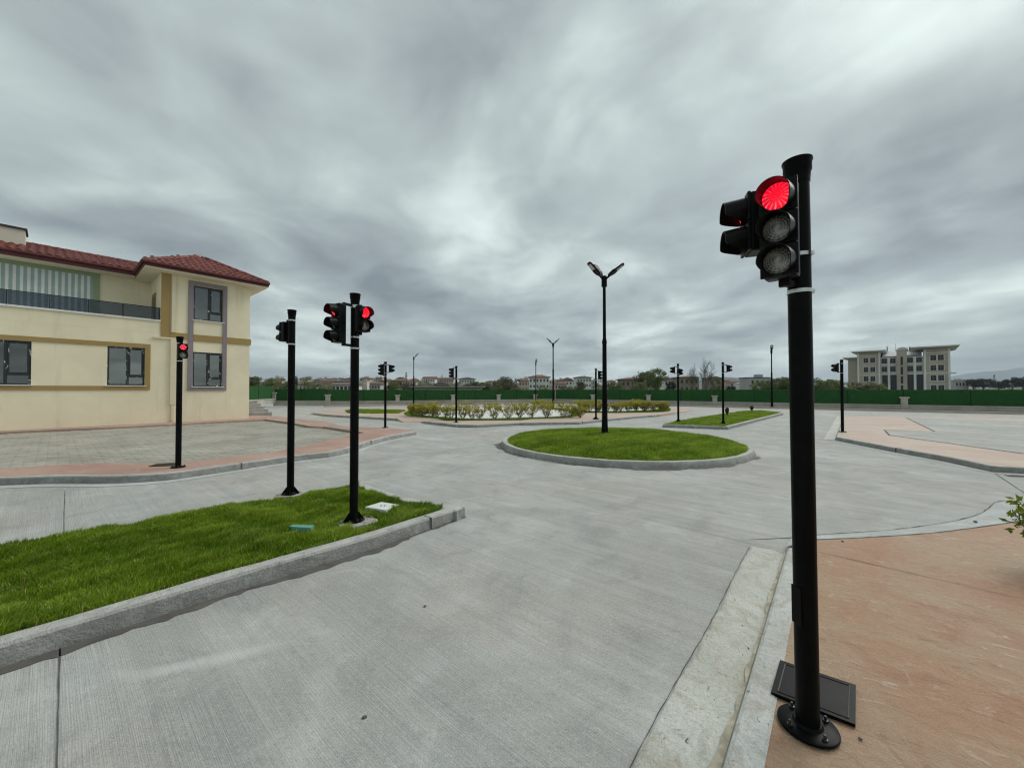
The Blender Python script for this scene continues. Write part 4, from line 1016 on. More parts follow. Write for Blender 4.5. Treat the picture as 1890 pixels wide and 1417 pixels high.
    def lay(roof, O, eu, length, rise, inside, cap):
        eu = eu.normalized(); ev = rise.normalized(); en = eu.cross(ev).normalized()
        if en.z < 0: eu = -eu; O = O - eu*length; en = eu.cross(ev).normalized()
        rot = Matrix((eu, ev, en)).transposed().to_euler(); cnt = 0
        nb = int(rise.length/tl)+1; na = int(length/tw)+1
        for j in range(nb):
            for i in range(na):
                a, b = (i+.5)*tw, j*tl
                if not inside(a, b+tl*.5): continue
                p = O + eu*a + ev*b + en*.012
                if cnt < cap:
                    o = link('tile', tile, roof); o.location = p; o.rotation_euler = rot; cnt += 1
    sl = math.sqrt(1+SL*SL)
    rise = (-NRM + UP*SL)
    Lw = tL-tR
    lay(r1, wp(BP(tL, wF, 6.63)), D, Lw, rise*hw, lambda a, b: (b/sl) < min(a, Lw-a)+.12, 150)
    Lm = 9.6
    lay(r4, wp(BP(tL+Lm, wM, 6.625)), D, Lm, rise*(wr-wM), lambda a, b: True, 500) if False else None
    # main slope: the part that can be seen
    cnt = 0
    sl = math.sqrt(1+SM*SM); rise = (-NRM + UP*SM)
    lay(r4, wp(BP(tL+4.9, wM, zM)), D, 4.9+hw, rise*(wr-wM), lambda a, b: a < 4.9 + b/sl*.95 , 300)
    # ridge tiles along the hips and ridges
    rt = MB()
    Vr, Fr = [], []
    for j, y in enumerate((0, .02, .34)):
        for i in range(7):
            a = math.pi*i/6; rr = .105 if j < 2 else .085; Vr.append((rr*math.cos(a), y, rr*math.sin(a)*.8*(1 if j else .75)-.02))
    for j in range(2):
        for i in range(6): Fr.append((j*7+i, (j+1)*7+i, (j+1)*7+i+1, j*7+i+1))
    rt.v = Vr; rt.f = Fr; rtm = rt.mesh('ridge_tile', 'roof_tile', True, 60)
    def ridge(roof, a, b):
        a, b = wp(a), wp(b); d = b-a; n = int(d.length/.31); dv = d.normalized(); x = dv.cross(UP).normalized(); z = x.cross(dv)
        rot = Matrix((x, dv, z)).transposed().to_euler()
        for i in range(n):
            o = link('ridge_tile', rtm, roof); o.location = a + dv*(.31*i) + UP*.045; o.rotation_euler = rot
        MB().tube([a+UP*.02, b+UP*.02], .07, 8).obj('ridge_mortar', 'ridge_mortar', roof)
    ridge(r1, BP(tR, wF, 6.63), BP(tm, pk, zp)); ridge(r1, BP(tL, wF, 6.63), BP(tm, pk, zp))
    ridge(r2, BP(tm, pk, zp), BP(tm, 5, zp)); ridge(r4, BP(TL, wr, zr), BP(2.6, wr, zr))
    # chimney block
    bx('chimney', 6.85, 9.2, 3.4, 4.4, 6.9, 7.92, 'painted_plaster', (.66, .62, .52)); bx('chimney_cap', 6.80, 9.26, 3.34, 4.46, 7.922, 7.99, 'plain_colour', (.05, .045, .045))
    return B
cream_building()
# entrance steps beside the building
stp = thing('entrance_steps', 'grey concrete steps beside the cream building', 'steps', BC)
for k in range(5):
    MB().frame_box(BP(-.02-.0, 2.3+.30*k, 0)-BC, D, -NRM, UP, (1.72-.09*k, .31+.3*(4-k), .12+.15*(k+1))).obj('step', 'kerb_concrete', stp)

# ------------------------------------------------------------------ boundary wall with artificial hedge fence
WP = [at(300, 20.5), at(505.5, 34.5), at(605.5, 35.3), Vector((5.0, 44.4, 0)), Vector((44.0, 15.7, 0))]
def pav_along():
    L = [WP[1]+Vector((-6, 0.2, 0)), WP[2], WP[3], WP[4]]
    A = offset_line(L, -.1); B = offset_line(L, -2.1); C2 = offset_line(L, -1.9)
    for i in range(1, 3):
        struct(slab([Vector((*p.xy, .09)) for p in (A[i], A[i+1], B[i+1], B[i])], 0).obj('pavement', 'pink_stamped_concrete'), 'narrow pink pavement along the boundary wall')
        kerb([Vector((*B[i].xy, 0)), Vector((*B[i+1].xy, 0))], .14, .12, side=1, step=1.)
    MBs = offset_line(L, -.35)
    for i in range(1, 3): strip([Vector((*p.xy, .096)) for p in (A[i], A[i+1])], [Vector((*p.xy, .095)) for p in (MBs[i], MBs[i+1])], 'soil_strip', 'soil')
pav_along()
PIL = MB().box((0, 0, .46), (.36, .36, .92), ch=.012).mesh('pillar', 'wall_stone')
PCAP = MB().lathe([(.26, .86), (.27, .87), (.36, .90), (.36, .965), (.34, .98)], 4).mesh('pillar_cap', 'wall_stone')
def boundary(a, b, pillars, zo, label_w, label_f, top=1.5, ends=(True, True)):
    u = (b-a).normalized(); L = (b-a).length; n = Vector((u.y, -u.x, 0)); rz = math.atan2(u.y, u.x)
    w = thing('boundary_wall', label_w, 'wall', a)
    w.location.z = zo
    f = thing('hedge_fence', label_f, 'fence', a); f.location.z = zo
    S_ = sorted(pillars); marks = [0.]+[s for s in S_ if .3 < s < L-.3]+[L]
    for i, (s0, s1) in enumerate(zip(marks[:-1], marks[1:])):
        if s1-s0 < .3: continue
        m = (s0+s1)/2; d = s1-s0
        MB().box((u.x*m, u.y*m, .165), (d-.02, .24, .37), rz).obj('wall_panel', 'wall_stone', w); MB().box((u.x*m, u.y*m, .385), (d-.01, .32, .07), rz, ch=.01).obj('coping', 'wall_stone', w)
        npan = max(1, int(round(d/2.9)))
        for k in range(npan):
            p0, p1 = s0+d*k/npan, s0+d*(k+1)/npan; mm = (p0+p1)/2; q = max(3, int((p1-p0)/.08)); th = .05
            V, F = [], []
            zz = [.43, .70, 1.0, 1.25, top]
            for side in (-1, 1):
                for iz, z in enumerate(zz):
                    for ix in range(q+1):
                        s = p0+.02+(p1-p0-.04)*ix/q; jt = random.uniform(-.012, .012); jz = random.uniform(-.028, .012) if iz == 4 else 0
                        V.append(tuple(u*s + n*(side*th/2+jt-.08) + UP*(z+jz)))
            nz = len(zz)
            for side in (0, 1):
                for iz in range(nz-1):
                    for ix in range(q):
                        o = side*nz*(q+1); fq = (o+iz*(q+1)+ix, o+iz*(q+1)+ix+1, o+(iz+1)*(q+1)+ix+1, o+(iz+1)*(q+1)+ix); F.append(fq if side else fq[::-1])
            o = nz*(q+1)
            for ix in range(q): F.append(((nz-1)*(q+1)+ix, (nz-1)*(q+1)+ix+1, o+(nz-1)*(q+1)+ix+1, o+(nz-1)*(q+1)+ix))
            mb = MB(); mb.v = V; mb.f = F; mb.obj('hedge_panel', 'artificial_hedge', f)
            if k or s0 > 0: MB().box((u.x*p0-n.x*.065, u.y*p0-n.y*.065, .40+(top-.40)/2), (.05, .05, top-.40), rz).obj('post', 'hedge_post', f)
    for s in S_:
        p = link('pillar', PIL, w, u*s + n*.0, rz); link('pillar_cap', PCAP, p, (0,0,0), math.pi/4)
boundary(WP[0], WP[1], [(WP[1]-WP[0]).length], .28, 'stone boundary wall passing behind the cream building', 'raised green hedge fence beside the cream building', 1.5)
boundary(WP[1], WP[2], [(WP[2]-WP[1]).length], .07, 'short length of stone boundary wall right of the entrance steps', 'green hedge fence right of the entrance steps', 1.5)
u23 = (WP[3]-WP[2]).normalized(); u34 = (WP[4]-WP[3]).normalized()
boundary(WP[2], WP[3], [on_line(x, WP[2], u23) for x in (733.6, 835.7, 919.6, 987)], .0, 'long stone boundary wall behind the shrub beds, running to the far corner', 'green hedge fence behind the shrub beds, running to the far corner', 1.49)
boundary(WP[3], WP[4], [on_line(x, WP[3], u34) for x in (1095, 1197.5, 1319.5, 1473, 1668, 1935)], .0, 'stone boundary wall beyond the parking bays and wedge island', 'green hedge fence in front of the large stone building', 1.5)
# gate pillars' darker posts above the pillars are part of the fence

# ------------------------------------------------------------------ shrubs
def shrub_mesh(sd, leafy, h=.52, w=.42, leaf=.035, nst=11, lowleaf=.45, nleaf=420):
    r = np.random.default_rng(sd); tw = MB(); tips = []
    for k in range(nst):
        a = 2*math.pi*k/nst + r.uniform(-.4, .4); sp = w*r.uniform(.35, 1.0); top = h*r.uniform(.72, 1.0)
        p0 = Vector((.03*math.cos(a), .03*math.sin(a), -.02)); p3 = Vector((sp*math.cos(a), sp*math.sin(a), top)); mid = p0.lerp(p3, .5) + Vector((r.normal(0, .02), r.normal(0, .02), -.03))
        tw.tube([p0, mid, p3], [.009, .0065, .003], 5); tips.append((mid, p3))
        for q in range(3):
            s = r.uniform(.4, .9); b = mid.lerp(p3, s) if r.random() < .7 else p0.lerp(mid, s); e = b + Vector((r.normal(0, .09), r.normal(0, .09), abs(r.normal(.12, .05))))
            tw.tube([b, e], [.004, .0025], 4); tips.append((b, e))
    n = nleaf; idx = r.integers(0, len(tips), n); f = r.uniform(lowleaf, 1.12, n)
    A = np.array([tuple(t[0]) for t in tips])[idx]; Bv = np.array([tuple(t[1]) for t in tips])[idx]
    P = A+(Bv-A)*f[:, None] + r.normal(0, .035, (n, 3)); P[:, 2] = np.clip(P[:, 2], .05, h*1.05+.03)
    d1 = r.normal(0, 1, (n, 3)); d1 /= np.linalg.norm(d1, axis=1)[:, None]; d2 = np.cross(d1, r.normal(0, 1, (n, 3))); d2 /= np.linalg.norm(d2, axis=1)[:, None]
    s = leaf*r.uniform(.6, 1.3, n)[:, None]
    V = np.stack([P-d1*s, P+d2*s*.45, P+d1*s, P-d2*s*.45], 1).reshape(-1, 3); F = np.arange(4*n).reshape(-1, 4)
    t = np.clip((P[:, 2]/h)*.7+r.normal(0, .22, n), 0, 1)
    return tw.mesh('branches', 'twig'), np_mesh('leaves', V, F, leafy, np.repeat(t, 4))
SHA = [shrub_mesh(100+i, 'shrub_leaf', nleaf=780, w=.46, leaf=.032, lowleaf=.55, nst=13) for i in range(5)]           # half bare
SHB = [shrub_mesh(200+i, 'shrub_leaf', nleaf=1500, lowleaf=.1, leaf=.036) for i in range(3)]  # leafy
SHC = [shrub_mesh(300+i, 'shrub_leaf', nleaf=190, w=.44, nst=14) for i in range(3)]     # nearly bare
ORD = 'first second third fourth fifth sixth seventh eighth ninth tenth eleventh twelfth thirteenth fourteenth fifteenth sixteenth seventeenth eighteenth nineteenth twentieth'.split()
def shrub_row(xs, py, kinds, desc, row, group, sc=1.):
    for i, x in enumerate(xs):
        y = py(x) if callable(py) else py
        p = G(x, y, .15); k = kinds(i); tw, lf = k[i % len(k)]
        t = thing('shrub', f'{desc(i)} shrub, {ORD[i]} from the left in the {row}', 'shrub', p, random.uniform(0, 6), group)
        s = sc*random.uniform(.84, 1.16); t.scale = (s, s, s*random.uniform(.88, 1.06)); t.location.x += random.uniform(-.12, .12); t.location.y += random.uniform(-.2, .2)
        link('branches', tw, t); link('leaves', lf, t)
kd = {id(SHA): 'half bare yellow-green', id(SHB): 'bushy yellow-green', id(SHC): 'nearly leafless brown'}
def row(xs, py, kinds, nm, sc=1.): shrub_row(xs, py, kinds, lambda i: kd[id(kinds(i))], nm, 'shrubs in the gravel beds', sc)
row([757, 768, 780, 793, 806, 819, 834, 851, 868, 887, 910, 936, 962, 985, 1008, 1035, 1052, 1066], lambda x: 766.5+ (x-757)*.055 if x < 860 else 772.5-(x-860)*.015, lambda i: SHB if i < 4 else SHA, 'front row of the road-side bed', 1.02)
row([792, 808, 826, 845, 862, 880, 898, 916, 935, 953, 972, 990, 1010], lambda x: 756.5, lambda i: SHA if i % 3 == 0 or i > 9 else SHC, 'back row of the road-side bed')
row([1076, 1090, 1104, 1119, 1133, 1148, 1162, 1176, 1190, 1204, 1217, 1230], lambda x: 759.5-(max(0, x-1150))*.035, lambda i: SHB if i > 6 else SHA if i % 2 else SHB, 'front row of the wall-side bed', 1.0)
row([988, 1002, 1018, 1036, 1054, 1072, 1092, 1112, 1132, 1152, 1172, 1192], lambda x: 753.2, lambda i: SHA if i % 4 else SHC, 'back row of the wall-side bed', 1.05)
# shrub at the edge of the terracotta pavement
nb_t, nb_l = shrub_mesh(77, 'shrub_leaf_green', h=.50, w=.30, leaf=.027, nst=18, lowleaf=.05, nleaf=1500)
t = thing('shrub', 'leafy green shrub with yellowish tips at the edge of the terracotta pavement', 'shrub', (4.27, 2.96, .05)); link('branches', nb_t, t); link('leaves', nb_l, t)
r = np.random.default_rng(5); n = 160; X = r.normal(3.82, .05, n); Y = r.normal(2.74, .04, n); a = r.uniform(0, 6.28, n); s_ = np.stack([np.cos(a)*.003, np.sin(a)*.003, 0*a], 1); b = np.stack([X, Y, np.full(n, .06)], 1)
V = np.stack([b-s_, b+s_, b+np.stack([r.normal(0, .04, n), r.normal(0, .04, n), r.uniform(.05, .12, n)], 1)], 1).reshape(-1, 3)
tag(link('grass', np_mesh('grass', V, np.arange(3*n).reshape(-1, 3), 'grass_blade', np.repeat(r.uniform(0, .6, n), 3))), 'sparse grass under the leafy green shrub', 'grass', None, 'stuff')
# topiaries on the wedge island
def topiary(P, h, w, label, sd):
    t = thing('topiary', label, 'shrub', P, 0, 'small dark topiaries'); r = np.random.default_rng(sd)
    MB().tube([(0, 0, -.02), (.01, 0, h*.3), (.0, .01, h*.7)], [.02, .016, .008], 6).obj('stem', 'bark_dark', t)
    n = 900; u = r.normal(0, 1, (n, 3)); u /= np.linalg.norm(u, axis=1)[:, None]; rad = r.uniform(.55, 1, n)[:, None]
    z = h*.60+u[:, 2:]*rad*h*.40; sx = w*.5*(.55+.45*np.clip((z-h*.2)/(h*.6), 0, 1)); P_ = np.concatenate([u[:, :2]*rad*sx, z], 1)
    d1 = r.normal(0, 1, (n, 3)); d1 /= np.linalg.norm(d1, axis=1)[:, None]; d2 = np.cross(d1, u); s = .028*r.uniform(.6, 1.3, n)[:, None]
    V = np.stack([P_-d1*s, P_+d2*s*.6, P_+d1*s, P_-d2*s*.6], 1).reshape(-1, 3)
    link('leaves', np_mesh('leaves', V, np.arange(4*n).reshape(-1, 4), 'topiary_leaf', np.repeat(r.uniform(0, 1, n), 4)), t)
topiary(G(1342, 768, .12), .47, .22, 'small dark topiary right behind a traffic light on the wedge island', 1)
topiary(G(1387.5, 759.5, .12), .37, .24, 'small dark topiary standing alone at the back of the wedge island', 2)

# ------------------------------------------------------------------ trees
def tree_mesh(sd, kind):
    """unit tree: height 1, crown about 1 wide"""
    r = np.random.default_rng(sd); tk = MB(); tips = []
    bare = kind == 'bare'
    def grow(p, d, L, rad, lvl, mx):
        q = p + d*L; m = p.lerp(q, .5) + Vector(r.normal(0, .03*L, 3)); tk.tube([p, m, q], [rad, rad*.8, rad*.6], 6 if lvl < 2 else 4, False)
        if lvl >= mx: tips.append((m, q)); return
        nb = 3 if lvl else (5 if not bare else 6)
        for k in range(nb + (1 if bare and lvl else 0)):
            az = 2*math.pi*(k+r.uniform(-.3, .3))/nb; sp = r.uniform(.45, .95) if not bare else r.uniform(.5, 1.0)
            x = d.orthogonal().normalized(); y = d.cross(x); nd_ = (d*math.cos(sp) + (x*math.cos(az)+y*math.sin(az))*math.sin(sp)); nd_.z += .15 if not bare else .25; nd_.normalize()
            s = r.uniform(.45, 1.0); grow(p.lerp(q, s), nd_, L*r.uniform(.55, .75), rad*.5, lvl+1, mx)
        if bare: grow(q, (d+Vector(r.normal(0, .12, 3))).normalized(), L*.7, rad*.6, lvl+1, mx)
    if bare: grow(Vector((0, 0, 0)), Vector((0, 0, 1)), .36, .018, 0, 4)
    else: grow(Vector((0, 0, 0)), Vector((0, 0, 1)), .42, .028, 0, 2)
    if bare and kind == 'bare':
        zmax = max(v[2] for v in tk.v); tk.v = [(a/zmax, b/zmax, c/zmax) for a, b, c in tk.v]
        n = 260; T = np.array([tuple(t[1]) for t in tips])/zmax; P = T[r.integers(0, len(T), n)]+r.normal(0, .02, (n, 3))
    else:
        ncl = {'round': 38, 'sparse': 28, 'bush': 46, 'pine': 30}[kind]; per = {'round': 120, 'sparse': 70, 'bush': 110, 'pine': 100}[kind]
        C = []
        for k in range(ncl):
            u = r.normal(0, 1, 3); u /= np.linalg.norm(u); q = r.uniform(.35, 1)**.6
            if kind == 'bush': C.append((u[0]*.46*q, u[1]*.46*q, .52+u[2]*.40*q))
            elif kind == 'pine': C.append((u[0]*.46*q, u[1]*.46*q, .66+u[2]*.26*q))
            else: C.append((u[0]*.42*q, u[1]*.42*q, .60+u[2]*.36*q))
        C = np.array(C); rad = r.uniform(.09, .17, ncl)
        ii = np.repeat(np.arange(ncl), per); n = len(ii); u = r.normal(0, 1, (n, 3)); u /= np.linalg.norm(u, axis=1)[:, None]
        P = C[ii] + u*(rad[ii]*r.uniform(.5, 1.08, n))[:, None]*np.array([1, 1, .8])
        P[:, 2] = np.clip(P[:, 2], .03, 1.02)
    n = len(P); d1 = r.normal(0, 1, (n, 3)); d1 /= np.linalg.norm(d1, axis=1)[:, None]; d2 = np.cross(d1, r.normal(0, 1, (n, 3))); d2 /= np.linalg.norm(d2, axis=1)[:, None]
    s = ({'bare': .009, 'sparse': .02}.get(kind, .024)*r.uniform(.6, 1.4, n))[:, None]
    V = np.stack([P-d1*s, P+d2*s*.6, P+d1*s, P-d2*s*.6], 1).reshape(-1, 3)
    return tk, V, np.repeat(np.clip(r.uniform(0, 1, n), 0, 1), 4)
TREES = {}
for kind in ('round', 'sparse', 'bare', 'bush', 'pine'):
    for q in range(3): TREES[kind, q] = tree_mesh(500+q*17+len(kind), kind)
TCACHE = {}
tcount = [0]
def tree(px, ytop, wpx, Y, kind, leaf, label, group='trees beyond the boundary wall', bark='bark', zb=None, name='tree', q=None):
    tcount[0] += 1; q = tcount[0] % 3 if q is None else q
    p = at(px, Y); p.z = terrain(p.x, p.y) if zb is None else zb
    h = zat(ytop, Y)-p.z; w = wpx/FPX*Y
    if (kind, q, leaf, bark) not in TCACHE:
        tk, V, T = TREES[kind, q]; TCACHE[kind, q, leaf, bark] = (tk.mesh('trunk', bark), np_mesh('crown', V, np.arange(len(V)).reshape(-1, 4), leaf, T))
    a, b = TCACHE[kind, q, leaf, bark]
    t = thing(name, label, 'tree' if name == 'tree' else 'bush', p, random.uniform(0, 6), group); t.scale = (w, w, h)
    link('trunk', a, t); link('crown', b, t)
TR = [
 (470,693,46,95,'round','tree_leaf_olive','broad olive green tree close to the right edge of the cream building'),
 (500,697,30,120,'round','tree_leaf','green tree beside the small white house near the cream building'),
 (518,693,30,105,'sparse','tree_leaf_pale','thin pale tree left of the dark cypress'),
 (533,704,26,90,'bush','tree_leaf_olive','low olive bush between the thin pale tree and the low white building'),
 (571,692.5,34,130,'sparse','tree_leaf_pale','airy yellow-green tree right of the dark cypress'),
 (586,706,22,110,'bush','tree_leaf','round green bush right of the long low red-roofed building'),
 (603,705,34,100,'sparse','tree_leaf_pale','pale blossoming tree left of the white arcaded building'),
 (725,704,26,150,'round','tree_leaf','green tree in front of the unfinished brick building'),
 (755,706,34,140,'round','tree_leaf_olive','olive tree right of the minaret'),
 (785,703,40,150,'sparse','tree_leaf','green tree before the red-roofed apartment row'),
 (815,705,40,150,'round','tree_leaf_olive','dull green tree above the middle of the long white shed'),
 (845,704,36,145,'sparse','tree_leaf','green tree below the white building on the rise'),
 (872,703,34,140,'round','tree_leaf','leafy green tree above the right end of the long shed'),
 (897,705,36,130,'round','tree_leaf_olive','olive tree left of the big domed tree'),
 (935,695,60,110,'round','tree_leaf_olive','big dome shaped olive grey tree left of the white apartment block'),
 (917,703,30,105,'sparse','tree_leaf_pale','thin pale tree at the left foot of the big domed tree'),
 (1000,709,30,120,'sparse','tree_leaf','low green tree at the foot of the white apartment block'),
 (1045,711,32,120,'bush','tree_leaf_olive','low olive bush right of the two-armed lamp post'),
 (1070,703,26,115,'round','tree_leaf_olive','dark olive tree before the white apartment with the dark roof'),
 (1112,697,32,120,'sparse','tree_leaf_pale','pale tree just left of the tall lamp post'),
 (1137,703,34,115,'round','tree_leaf','green tree between the tall lamp post and the brown gabled building'),
 (1190,684,44,105,'round','tree_leaf_olive','left half of the big green tree pair'),
 (1210,680,50,100,'round','tree_leaf','tallest leafy green tree in the middle of the skyline'),
 (1180,703,34,95,'bush','tree_leaf_pale','pale green bush at the foot of the tallest leafy tree'),
 (1238,702,18,100,'pine','pine_leaf','small dark conifer before the pink-roofed building'),
 (1278,669,40,105,'bare','tree_leaf_pale','thin nearly leafless tree left of the large bare tree'),
 (1303,657,46,98,'bare','tree_leaf_olive','large bare tree with a dark trunk above the hedge fence'),
 (1322,697,34,95,'sparse','tree_leaf_olive','olive tree at the right foot of the large bare tree'),
 (1349,711,18,110,'pine','pine_leaf','small dark round tree right of the wedge island traffic light'),
 (1412,701,47,80,'bush','tree_leaf','green tree at the left end of the tree row before the stone building'),
 (1437,695,55,78,'round','tree_leaf','green tree just right of the far single-armed lamp post'),
 (1465,697,50,76,'bush','tree_leaf','green tree half hidden behind the nearest pole'),
 (1510,696,55,78,'round','tree_leaf','green tree just right of the nearest pole'),
 (1537,699,50,80,'bush','tree_leaf','green tree left of the far right traffic light'),
 (1562,703,45,82,'sparse','tree_leaf_pale','pale green tree behind the far right traffic light'),
 (1590,703,50,84,'bush','tree_leaf_olive','olive bush at the left foot of the large stone building'),
 (1614,706,42,84,'bush','tree_leaf','round green bush below the left wing of the large stone building'),
 (1797,697,34,170,'pine','pine_leaf','dark pine right of the small grey block'),
 (1815,697,38,165,'pine','pine_leaf','dark pine left of the far slender minaret'),
 (1843,702,30,175,'pine','pine_leaf','dark pine right of the far slender minaret'),
 (1868,698,34,165,'pine','pine_leaf','dark pine second from the right edge'),
 (1888,693,40,160,'pine','pine_leaf','dark pine at the right edge of the view'),
 (546,691.5,9,125,'pine','pine_leaf','narrow dark cypress among the pale trees'),
]
for px, yt, w, Y, kd_, lf, lb in TR: tree(px, yt, w, Y, kd_, lf, lb, bark='bark_dark' if kd_ == 'pine' else 'bark')
# ivy on the trunk of the bare tree
# ------------------------------------------------------------------ town
WMESH = MB().box((0, 0, 0), (1, .12, 1)).mesh('window', 'far_pane')
RED, BRN, DRK = (.27, .125, .095), (.23, .155, .12), (.11, .105, .105)
WHT, CRM, TAN, GRY, PNK, BRK = (.76, .76, .73), (.66, .61, .52), (.47, .41, .34), (.48, .48, .47), (.58, .47, .41), (.32, .19, .14)
def house(px0, px1, yridge, yeave, Y, wall, roof, kind, floors, cols, label, yaw=0., depth=None, open_=False, cat='house', fh=3.0, base=None):
    p = at((px0+px1)/2, Y); zb = terrain(p.x, p.y)-1.0; w = (px1-px0)/FPX*Y; ze = zat(yeave, Y); zr = zat(yridge, Y); dp = depth or w*.8
    t = thing('house' if cat == 'house' else cat.replace(' ', '_'), label, cat, (p.x, p.y+dp/2, zb), yaw, 'buildings of the far town')
    h = ze-zb; MB().box((0, 0, h/2), (w, dp, h)).obj('wall', 'far_plaster', t, col=wall)
    ov = .06*w+.2; x, y = w/2+ov, dp/2+ov; th = .25
    if kind == 'flat': MB().box((0, 0, h+.15+.01), (w+.5, dp+.5, .3)).obj('roof', 'far_roof', t, col=roof); MB().box((w*.2, 0, h+.31+max(.3, (zr-ze)/2)), (w*.3, dp*.3, max(.6, zr-ze))).obj('roof_block', 'far_plaster', t, col=wall)
    else:
        rl = max(0., x-y)*.9 if kind == 'hip' else x; H_ = max(.6, zr-ze); mb = MB()
        if kind in ('hip', 'gable'):
            V = [(-x,-y,0),(x,-y,0),(x,y,0),(-x,y,0),(-rl,0,H_),(rl,0,H_),(-x,-y,th),(x,-y,th),(x,y,th),(-x,y,th)]
            F = [(3,2,1,0),(0,1,7,6),(1,2,8,7),(2,3,9,8),(3,0,6,9),(6,7,5,4),(8,9,4,5),(7,8,5),(9,6,4)]
        else:   # gable end towards the viewer
            V = [(-x,-y,0),(x,-y,0),(x,y,0),(-x,y,0),(0,-y,H_),(0,y,H_),(-x,-y,th),(x,-y,th),(x,y,th),(-x,y,th)]
            F = [(3,2,1,0),(0,1,7,6),(1,2,8,7),(2,3,9,8),(3,0,6,9),(6,7,4),(8,9,5),(7,8,5,4),(9,6,4,5)]
        mb.add(V, F); rf = mb.obj('roof', 'far_roof', t, (0, 0, h+.01), col=roof)
        if random.random() < .6: MB().box((w*.18, dp*.1, h+H_*.75), (.6, .6, H_*.9)).obj('chimney', 'far_plaster', t, col=(.3, .25, .22))
    zt = h; 
    for fl in range(floors):
        zc = h - fh*(fl+.5) - .1
        if zc < .8: break
        for c in range(cols):
            xx = -w/2 + w*(c+.5)/cols; ww = w/cols*(.42 if not open_ else .7)
            o = link('window', WMESH, t, (xx, -dp/2, zc), scale=(ww, 1, fh*(.45 if not open_ else .6)))
    # pale floor bands
    return t
